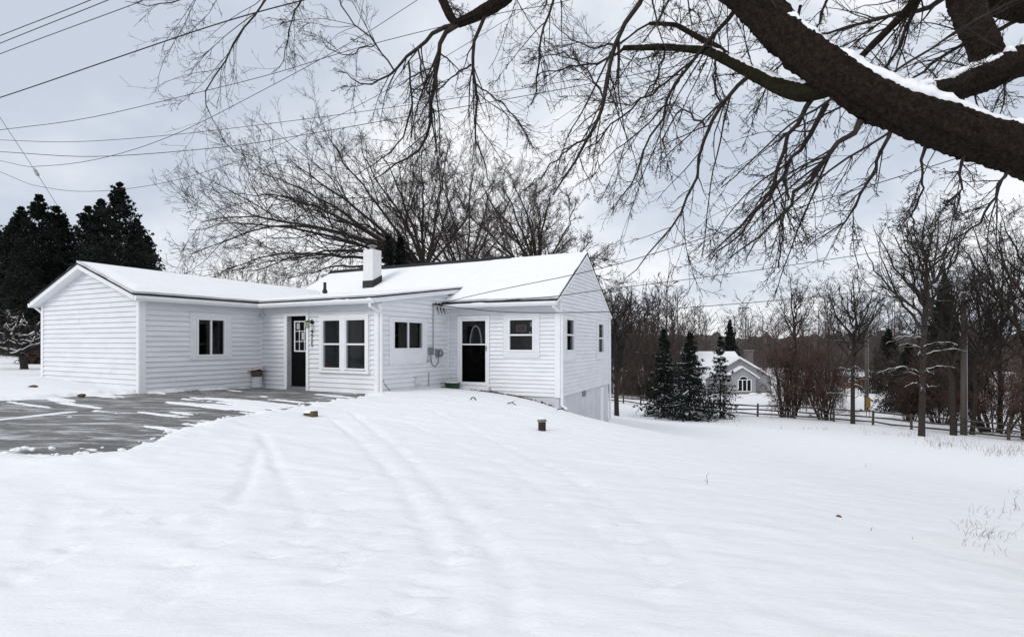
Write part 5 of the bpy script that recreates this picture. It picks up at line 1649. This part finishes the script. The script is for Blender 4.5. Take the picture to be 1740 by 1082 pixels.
def thicket(px, by, d, top_py, w, n, seed, label, mt, mb_='bark', dep=.6):
    R_ = np.random.default_rng(seed)
    p = at(px, by, d); g = gz(p[0], p[1]); H = CZ - (top_py - HY) / F * d - g
    K = np.zeros((n, 10, 4)); s = np.linspace(0, 1, 10)
    for i in range(n):
        a = R_.uniform(0, 6.28); rr = math.sqrt(R_.random())
        ox, oy = .45 * w * rr * math.cos(a), .45 * w * dep * rr * math.sin(a)
        h = H * R_.uniform(.55, 1.0) * (1 - .25 * rr)
        K[i, :, 0] = p[0] + ox * (.35 + 1.1 * s) + R_.normal() * 1.1 * s ** 2 + np.cumsum(R_.normal(size=10)) * .09
        K[i, :, 1] = d + oy * (.35 + 1.1 * s) + R_.normal() * .8 * s ** 2
        K[i, :, 2] = gz(p[0] + ox * .5, d + oy * .5) - .1 + h * s
        K[i, :, 3] = R_.uniform(.035, .09) * (1 - s) ** .8 + .010
    return bare_tree('shrub_thicket', (p[0], d, g), label, 'thickets', K, seed + 1,
                     [(9, (.08, .98), 46, 16, .38, .35, 5, .17, (0, 0, .06), .5, .3, .016),
                      (7, (.1, .98), 46, 16, .48, .35, 4, .2, (0, 0, .03), .55, .35, .012),
                      (5, (.1, 1.0), 48, 18, .52, .35, 2, .2, (0, 0, .02), .6, .5, .013)], M[mb_], M[mt])


TH = [thicket(1335, 706, 50, 530, 5.0, 17, 501, 'red brown thicket of thin stems right of the neighbour house', 'twig_red'),
      thicket(1690, 735, 41, 520, 5.6, 18, 513, 'dark brown thicket crowding the fence near the right edge', 'twig_red'),
      thicket(1385, 700, 66, 520, 7.0, 17, 509, 'tall grey brown thicket behind the red brown ones', 'twig_brown')]
TB = [(50, 530, 706), (41, 520, 735), (66, 520, 700)]


def thicket_copy(i, px, by, d, top_py, wide, rot, label):
    o = copy_tree(TH[i]); o['label'] = label
    p = at(px, by, d); g = gz(p[0], p[1])
    d0, t0, _ = TB[i]
    h0 = CZ - (t0 - HY) / F * d0 - TH[i].location[2]; h = CZ - (top_py - HY) / F * d - g
    o.location = (p[0], d, g); o.scale = (h / h0 * wide, h / h0 * wide, h / h0); o.rotation_euler[2] = rot


thicket_copy(0, 1405, 712, 48, 560, 1.05, 2.2, 'red brown thicket leaning beside the slim fence tree')
thicket_copy(1, 1755, 742, 36, 560, .85, 1.4, 'brown thicket cut by the right edge of the picture')
thicket_copy(2, 1480, 690, 84, 560, 1.2, 3.0, 'grey brown thicket behind the left utility pole')
thicket_copy(2, 1100, 672, 76, 505, 1.1, 1.1, 'tall brown thicket behind the leftmost snowy spruce')
thicket_copy(2, 1640, 690, 70, 500, 1.1, 4.4, 'brown thicket behind the right utility pole')
thicket_copy(0, 1545, 720, 50, 600, 1.3, 4.0, 'low red brown thicket in front of the broad dark spruce')
thicket_copy(1, 1600, 725, 48, 560, 1.0, 3.3, 'brown thicket between the tall fence tree and the right pole')
thicket(62, 636, 24, 560, 1.6, 9, 533, 'small rusty brown shrub at the garage left corner', 'twig_red')
# small snowy tree left of the garage
tr, K, base = upright(41, 641, 20.5, 545, 1.6, 9, .12, 540, -.25, .30)
R_ = np.random.default_rng(541)
bare_tree('snowy_small_tree', base, 'small bare tree with snow lined branches left of the garage', None, K, 542,
          [(6, (.1, .95), 50, 15, .5, .3, 8, .14, (0, 0, .04), .55, .3, .008), (4, (.2, .95), 45, 15, .45, .3, 5, .15, (0, 0, .05), .6, .4, .005)], M['bark_grey'], M['twig'], trunk_pts=tr)
t = bpy.data.objects['snowy_small_tree']
sn = K.copy(); sn[:, :, 2] += sn[:, :, 3] * .7 + .008; sn[:, :, 3] = sn[:, :, 3] * .7
obj('branch_snow', tubes(sn[:, :, :3], sn[:, :, 3], 5), M['snow'], t)['kind'] = 'stuff'


# ---- far wood that closes the horizon: reads as one mass
def far_wood():
    R_ = np.random.default_rng(77)
    n = 250
    th = np.radians(R_.uniform(-34, 50, n)); d = np.where(R_.random(n) < .3, R_.uniform(100, 140, n), R_.uniform(140, 205, n))
    right_near = R_.random(n) < .18
    th = np.where(right_near, np.radians(R_.uniform(8, 19, n)), th); d = np.where(right_near, R_.uniform(80, 105, n), d)
    x = d * np.tan(th) * .999; 
    keep = ~((np.abs(x / d * F + CX - 1262) < 85) & (d < 110)) & ~((x < 0) & (d < 100))
    x, d = x[keep], d[keep]; n = len(x)
    g = ground(x, d)
    H = R_.uniform(11, 17, n) * np.where(d < 140, 1.0, 1.15)
    s = np.linspace(0, 1, 7)
    P = np.zeros((n, 7, 3))
    P[:, :, 0] = x[:, None] + np.cumsum(R_.normal(size=(n, 7)) * .18, axis=1); P[:, :, 1] = d[:, None]; P[:, :, 2] = g[:, None] - .3 + H[:, None] * s[None]
    R = (.018 * H)[:, None] * (1 - .9 * s)[None] * .8
    c1, r1 = children(R_, P, R, 13, (.12, .98), 42, 14, .42, .3, 4, .10, (0, 0, .10), .5, .3, .045)
    c2, r2 = children(R_, c1, r1, 6, (.1, 1), 44, 15, .48, .3, 2, .12, (0, 0, .10), .55, .4, .042)
    c3, r3 = children(R_, c2, r2, 1, (.1, 1), 42, 15, .60, .3, 2, .12, (0, 0, .10), .6, .5, .030)
    # undergrowth
    m = 1300
    tu = np.radians(R_.uniform(-34, 50, m)); du = R_.uniform(100, 185, m); xu = du * np.tan(tu)
    k = ~((np.abs(xu / du * F + CX - 1262) < 90) & (du < 112)); xu, du = xu[k], du[k]; m = len(xu)
    Pu = np.zeros((m, 4, 3)); gu = ground(xu, du); hu = R_.uniform(2, 6, m)
    Pu[:, :, 0] = xu[:, None] + R_.normal(size=(m, 1)) * .8 * np.linspace(0, 1, 4)[None]; Pu[:, :, 1] = du[:, None]; Pu[:, :, 2] = gu[:, None] + hu[:, None] * np.linspace(0, 1, 4)[None]
    Ru = np.repeat(np.linspace(.05, .02, 4)[None], m, 0)
    u1, q1 = children(R_, Pu, Ru, 9, (.05, 1), 45, 15, .45, .3, 2, .15, (0, 0, .05), .7, .5, .035)
    VQ = join([tubes(P, R, 5), tubes(c1, r1, 3), tubes(c2, r2, 3), tubes(c3, r3, 3), tubes(Pu, Ru, 3), tubes(u1, q1, 3)])
    o = link('far_wood', poly_mesh('far_wood', *VQ), M['wood_far'])
    tag(o, 'brown leafless wood closing the horizon behind everything', 'wood', kind='stuff')


far_wood()


def brush_belt():
    # knee to head high scrub filling the ground behind the fence on the right
    R_ = np.random.default_rng(91)
    m = 700
    px = np.where(R_.random(m) < .22, R_.uniform(1040, 1120, m), R_.uniform(1325, 1800, m)); d = R_.uniform(56, 96, m)
    px = np.where((px > 1440) & (px < 1530) & (d < 90), px + 110, px)
    d = np.where(px < 1130, 74 + (d - 56) * .55, d)
    x = (px - CX) / F * d; g = ground(x, d); h = R_.uniform(1.2, 4.2, m); s = np.linspace(0, 1, 5)
    P = np.zeros((m, 5, 3))
    P[:, :, 0] = x[:, None] + R_.normal(size=(m, 1)) * .7 * s ** 2; P[:, :, 1] = d[:, None]; P[:, :, 2] = g[:, None] + h[:, None] * s
    R = np.repeat(np.linspace(.03, .012, 5)[None], m, 0)
    c1, r1 = children(R_, P, R, 9, (.08, 1), 44, 15, .45, .3, 3, .16, (0, 0, .05), .6, .5, .016)
    c2, r2 = children(R_, c1, r1, 2, (.1, 1), 44, 15, .5, .3, 2, .16, (0, 0, .05), .6, .5, .014)
    o = link('scrub', poly_mesh('scrub', *join([tubes(P, R, 4), tubes(c1, r1, 3), tubes(c2, r2, 3)])), M['twig_brown'])
    tag(o, 'low brown scrub filling the ground behind the rail fence', 'scrub', kind='stuff')


brush_belt()

# ------------------------------------------------------------------ split rail fence
fpts = [(9.5, 70), (13.4, 64.5), (19.9, 51), (23.5, 49.5), (28.2, 45.5), (31.4, 37), (34, 33), (38, 27)]
K = resample([(x, y, 0) for x, y in fpts], 400)
seg = np.concatenate([[0], np.cumsum(np.linalg.norm(np.diff(K[:, :2], axis=0), axis=1))])
npost = int(seg[-1] / 3.0) + 1
fx = [(float(np.interp(i * 3.0, seg, K[:, 0])), float(np.interp(i * 3.0, seg, K[:, 1]))) for i in range(npost)]
fence = empty('rail_fence', (fx[0][0], fx[0][1], gz(*fx[0])), 'weathered split rail fence running along the far edge of the snowy yard', 'fence')
fr = np.random.default_rng(3)
for i, (x, y) in enumerate(fx):
    g = gz(x, y); w = .095
    q = MB(); q.tube([(x, y, g - .2), (x + fr.normal() * .02, y, g + 1.22)], [w, w * .9], 7); q.build('post', M['fence_wood'], fence)
    if i + 1 < len(fx):
        x2, y2 = fx[i + 1]; g2 = gz(x2, y2)
        for h in (.30, .68, 1.06):
            q = MB(); j = fr.normal(size=3) * .03
            q.tube([(x, y, g + h + j[0]), ((x + x2) / 2, (y + y2) / 2, (g + g2) / 2 + h + j[1]), (x2, y2, g2 + h + j[2])], [.055, .075, .055], 6)
            q.build('rail', M['fence_wood'], fence)

# brown board fence far behind the yard tree
bf = empty('board_fence', at(1058, 660, 82), 'low dark brown board fence behind the tree right of the house', 'fence')
for i in range(16):
    p = at(1052 + i * 2.5, 660, 82); g = gz(p[0], p[1])
    q = MB(); q.box(p[0] - .10, p[0] + .10, 82 - .02, 82.02, g - .1, g + 1.35 + fr.normal() * .03); q.build('board', M['fence_wood'], bf)
for h in (.4, 1.1):
    a = at(1051, 660, 82); b = at(1091, 660, 82); g = gz(a[0], 82)
    q = MB(); q.box(a[0], b[0], 82.03, 82.09, g + h, g + h + .1); q.build('rail', M['fence_wood'], bf)

# ------------------------------------------------------------------ utility poles
for k, (px, py, d, top, lb) in enumerate(((1472, 694, 60, 540, 'pale utility pole far off between the fence tree and the dark spruce'), (1637, 744, 38.5, 498, 'weathered utility pole standing among trees near the right edge'))):
    p = at(px, py, d); g = gz(p[0], p[1]); zt = CZ - (top - HY) / F * d
    u = empty('utility_pole', (p[0], d, g), lb, 'utility pole', 'utility poles')
    q = MB(); q.tube([(p[0], d, g - .5), (p[0] + .02, d, (g + zt) / 2), (p[0], d, zt)], [.19, .17, .14], 12); q.build('shaft', M['pole_wood'], u, True)
    q = MB(); q.tube([(p[0], d, zt), (p[0], d, zt + .12)], [.15, .03], 10); q.build('snow_cap', M['snow'], u)
    q = MB(); q.tube([(p[0] + .17, d - .12, g), (p[0] + .15, d - .12, zt - 1)], .025, 6); q.build('conduit', M['metal'], u)
p = at(1475, 700, 52); g = gz(p[0], p[1])
mk = empty('marker_post', (p[0], p[1], g), 'yellow marker panel on two thin stakes behind the rail fence', 'marker')
for s_ in (-.15, .15):
    q = MB(); q.tube([(p[0] + s_, 52, g - .1), (p[0] + s_, 52, g + 1.4)], .03, 6); q.build('stake', M['yellow'], mk)
q = MB(); q.box(p[0] - .20, p[0] + .20, 51.94, 51.97, g + 1.0, g + 1.9); q.build('panel', M['yellow'], mk)
# far shed with a snowy roof seen between trunks
p = at(1462, 672, 95); g = gz(p[0], p[1])
sh = empty('garden_shed', (p[0], 95, g), 'low rust coloured shed with a snowy roof far behind the left utility pole', 'shed')
q = MB(); q.box(p[0] - 2.4, p[0] + 1.2, 95, 98, g - .2, g + 1.9); q.build('shed_wall', M['orange'], sh)
q = MB(); q.hexa([(p[0] - 2.7, 94.6, g + 1.9), (p[0] + 1.5, 94.6, g + 1.9), (p[0] + 1.5, 98.4, g + 1.9), (p[0] - 2.7, 98.4, g + 1.9), (p[0] - 2.5, 96.2, g + 2.7), (p[0] + 1.3, 96.2, g + 2.7), (p[0] + 1.3, 96.8, g + 2.7), (p[0] - 2.5, 96.8, g + 2.7)]); q.build('shed_roof', M['snow'], sh)
# lattice tower on the skyline
p = at(1264, 600, 260); g = -2.0; zt = CZ - (522 - HY) / F * 260
tw = empty('lattice_tower', (p[0], 260, g), 'thin lattice tower on the skyline above the neighbour house', 'tower')
q = MB()
c4 = [(-1, -1), (1, -1), (1, 1), (-1, 1)]
for (a, b) in c4: q.tube([(p[0] + a * 1.9, 260 + b * 1.9, g), (p[0] + a * .5, 260 + b * .5, zt)], .12, 5)
tw_o = q.build('tower_legs', M['metal'], tw)
q = MB()
for i in range(8):
    f0, f1 = i / 8, (i + 1) / 8
    w0, w1 = 1.9 - 1.4 * f0, 1.9 - 1.4 * f1; z0_, z1_ = g + (zt - g) * f0, g + (zt - g) * f1
    for (a, b), (c, d_) in zip(c4, c4[1:] + c4[:1]):
        q.tube([(p[0] + a * w0, 260 + b * w0, z0_), (p[0] + c * w1, 260 + d_ * w1, z1_)], .07, 4)
q.build('tower_bracing', M['metal'], tw)
q = MB(); q.box(p[0] - 2.2, p[0] + 2.2, 259.5, 260.5, zt - .6, zt); q.build('antenna_platform', M['metal'], tw)

# ------------------------------------------------------------------ grey neighbour house
D = 85.0
def nb(px, py, dd=0.0):
    return at(px, py, D) + np.array([0, dd, 0])
def zof(py): return CZ - (py - HY) / F * D
def xof(px): return (px - CX) / F * D
gz0 = zof(671)
nh = empty('neighbour_house', (xof(1255), D, gz0), 'small grey gabled house with an arched window beyond the rail fence', 'house')
xl, xr, xa = xof(1199), xof(1311), xof(1255); ze, zp = zof(643), zof(609)
q = MB(); n_course = 22
wall = MB()
wall.poly([(xl, D, gz0 + .6), (xr, D, gz0 + .6), (xr, D, ze), (xa, D, zp), (xl, D, ze)])
wall.poly([(xr, D, gz0 + .6), (xr, D + 9, gz0 + .6), (xr, D + 9, ze), (xr, D, ze)])
wo = wall.build('wall', M['grey_siding'], nh)
q = MB(); q.box(xl - .02, xr + .03, D - .05, D + 9, gz0 - .6, gz0 + .6); q.build('stone_base', M['stone_base'], nh)
def slab(a, b, y0, y1, th, nm, mm):
    m = MB(); a = np.array(a); b = np.array(b)
    m.hexa([(a[0], y0, a[1]), (b[0], y0, b[1]), (b[0], y1, b[1]), (a[0], y1, a[1]), (a[0], y0, a[1] + th), (b[0], y0, b[1] + th), (b[0], y1, b[1] + th), (a[0], y1, a[1] + th)])
    return m.build(nm, mm, nh)
slab((xa, zp + .02), (xr + .5, ze - .18), D - .55, D + 9.2, .16, 'fascia', M['trim'])
slab((xl - .5, ze - .18), (xa, zp + .02), D - .55, D + 9.2, .16, 'fascia', M['trim'])
slab((xa, zp + .185), (xr + .5, ze - .015), D - .5, D + 9.2, .14, 'roof_snow', M['snow'])
slab((xl - .5, ze - .015), (xa, zp + .185), D - .5, D + 9.2, .14, 'roof_snow', M['snow'])
# higher cross roof behind
m = MB(); x0_, x1_ = xof(1190), xof(1284)
m.hexa([(x0_, D + 3.5, zof(625)), (x1_, D + 3.5, zof(625)), (x1_, D + 12, zof(600)), (x0_, D + 12, zof(600)), (x0_, D + 3.5, zof(623)), (x1_, D + 3.5, zof(623)), (x1_, D + 8, zof(598)), (x0_, D + 8, zof(598))])
m.build('cross_roof', M['snow'], nh)
# bump-out with the arched window
bx0, bx1, bxa = xof(1228), xof(1280), xof(1256); be, bpk = zof(641), zof(624)
m = MB(); m.poly([(bx0, D - .9, gz0 + .5), (bx1, D - .9, gz0 + .5), (bx1, D - .9, be), (bxa, D - .9, bpk), (bx0, D - .9, be)])
m.poly([(bx1, D - .9, gz0 + .5), (bx1, D, gz0 + .5), (bx1, D, be), (bx1, D - .9, be)]); m.build('bay_wall', M['grey_siding_b'], nh)
m = MB(); m.box(bx0 - .02, bx1 + .02, D - .95, D - .06, gz0 - .5, gz0 + .5); m.build('stone_base', M['stone_base'], nh)
for (a, b) in (((bxa, bpk + .02), (bx1 + .4, be - .12)), ((bx0 - .4, be - .12), (bxa, bpk + .02))):
    slab(a, b, D - 1.3, D + .3, .12, 'bay_fascia', M['trim']); slab((a[0], a[1] + .125), (b[0], b[1] + .125), D - 1.28, D + .3, .10, 'bay_snow', M['snow'])
wx0, wx1 = xof(1250), xof(1272); wz0, wz1 = zof(663), zof(644)
m = MB(); m.box(wx0 - .1, wx1 + .1, D - .96, D - .91, wz0 - .1, wz0); m.box(wx0 - .1, wx1 + .1, D - .96, D - .91, wz1 - .1, wz1)
for f_ in (0, 1 / 3, 2 / 3, 1): x = wx0 + (wx1 - wx0) * f_; m.box(x - .07, x + .07, D - .955, D - .91, wz0, wz1 - .1)
wn = m.build('window', M['trim'], nh)
for i in range(3):
    m = MB(); m.box(wx0 + (wx1 - wx0) * i / 3 + .07, wx0 + (wx1 - wx0) * (i + 1) / 3 - .07, D - .93, D - .92, wz0, wz1 - .1); m.build('pane', M['screen'], wn)
ax, ar = (xof(1253) + xof(1265)) / 2, (xof(1266) - xof(1252)) / 2
m = MB(); m.poly([(ax + ar * math.cos(a), D - .94, wz1 + ar * .75 * math.sin(a)) for a in np.linspace(0, math.pi, 16)]); m.build('arched_pane', M['screen'], wn)
m = MB(); m.tube([(ax + ar * math.cos(a), D - .95, wz1 + ar * .75 * math.sin(a)) for a in np.linspace(0, math.pi, 16)], .06, 5); m.build('arch_trim', M['trim'], wn)
m = MB(); m.box(xof(1298), xof(1309), D + 6, D + 7.3, gz0, zof(597)); chm = m.build('chimney', M['dark_brick'], nh)
m = MB(); m.box(xof(1297), xof(1310), D + 5.9, D + 7.4, zof(597), zof(595)); m.build('chimney_crown', M['stone'], chm)
# clipped hedges under the wall
for i, (a, b, lb) in enumerate(((1258, 1278, 'left clipped hedge below the arched window'), (1279, 1297, 'middle clipped hedge below the grey wall'), (1298, 1314, 'right clipped hedge below the grey wall'))):
    x0_, x1_ = xof(a), xof(b); cxx = (x0_ + x1_) / 2; g = gz(cxx, D - 2.5)
    R_ = np.random.default_rng(800 + i); n = 2600
    h = unit(R_.normal(size=(n, 3))) * R_.uniform(.75, 1.05, (n, 1)); h[:, 2] = np.abs(h[:, 2])
    c = np.array([cxx, D - 2.5, zof(678)]) + h * np.array([(x1_ - x0_) / 2, .6, 1.1]); d1 = unit(R_.normal(size=(n, 3))) * .10; d2 = unit(np.cross(d1, R_.normal(size=(n, 3)))) * .07
    V = np.stack([c - d1, c + d2, c + d1, c - d2], 1).reshape(-1, 3)
    hg = empty('hedge', (cxx, D - 2.5, zof(678)), lb, 'hedge', 'hedges at the neighbour house')
    obj('foliage', (V, np.arange(len(V)).reshape(-1, 4)), M['hedge'], hg, False)['kind'] = 'stuff'
    m = MB(); lumpy(m, np.array([cxx, D - 2.5, zof(678) + 1.0]), (x1_ - x0_) / 2 * .8, .5, .2, 10, 4, .1, -.1); m.build('snow_cap', M['snow'], hg, True)

# ------------------------------------------------------------------ dry grass and weeds
def blades(R_, cen, n, h, spread, bend):
    """thin curved stems standing in the snow"""
    K = []
    for c in cen:
        m = R_.integers(max(n // 2, 1), n + 1)
        for _ in range(m):
            x = c[0] + R_.normal() * spread; y = c[1] + R_.normal() * spread
            L = h * R_.uniform(.4, 1.1); a = R_.uniform(0, 6.28); b = bend * R_.random()
            s = np.linspace(0, 1, 5)
            K.append(np.stack([x + L * b * s ** 2 * math.cos(a), y + L * b * s ** 2 * math.sin(a), gz(x, y) + .03 + L * s * (1 - .35 * b * s), np.interp(s, [0, 1], [c[2], c[2] * .4])], 1))
    return np.array(K)


R_ = np.random.default_rng(900)
cen = []
for _ in range(70):
    f_ = R_.random(); px = 1580 + 190 * f_; py = 752 + 24 * f_ + R_.normal() * 6
    p = gp(px, py); cen.append((p[0], p[1], .006))
K1 = blades(R_, cen, 6, .34, .35, .6)
cen = []
for _ in range(16):
    p = gp(1690 + R_.normal() * 45, 905 + R_.normal() * 28); cen.append((p[0], p[1], .0022))
K2 = blades(R_, cen, 9, .16, .10, .7)
cen = []
for _ in range(40):
    px = R_.uniform(1050, 1560); p = gp(px, 706 + (px - 1050) * .07 + R_.normal() * 3); cen.append((p[0], p[1], .009))
K3 = blades(R_, cen, 4, .30, .4, .5)
KK = np.concatenate([K1, K2, K3])
o = link('dry_grass', poly_mesh('dry_grass', *tubes(KK[:, :, :3], KK[:, :, 3], 3), True), M['grass'])
tag(o, 'dry brown grass and weeds poking through snow along the right side', 'grass', kind='stuff')
for (px, py, hpx, lb) in ((1200, 830, 22, 'lone upright weed stem in the middle of the snowy yard'), (1480, 911, 9, 'short dark weed stem right of centre in the snow'), (1550, 927, 8, 'short weed stem nearest the grass tufts at lower right'), (1723, 873, 26, 'tall bent seed head near the right edge'), (1471, 797, 8, 'small curved stem on the upper right snow slope')):
    p = gp(px, py); sc = p[1] / F; h = hpx * sc
    q = MB(); q.tube([p + (0, 0, 0), p + (.1 * h, 0, .5 * h), p + (.02 * h, 0, .8 * h + .03), p + (.25 * h, 0, h + .04)], [.004, .0035, .003, .002], 5)
    q.tube([p + (.1 * h, 0, .5 * h), p + (-.15 * h, .02, .7 * h)], [.003, .0015], 4)
    tag(q.build('weed_stem', M['grass']), lb, 'weed', 'single weeds in the snow')
p = gp(1425, 887); q = MB(); lumpy(q, p + (0, 0, .05), .035, .03, .03, 8, 4, .2, -.3)
tag(q.build('pebble', M['litter']), 'small dark clod lying alone in the snow right of centre', 'clod')
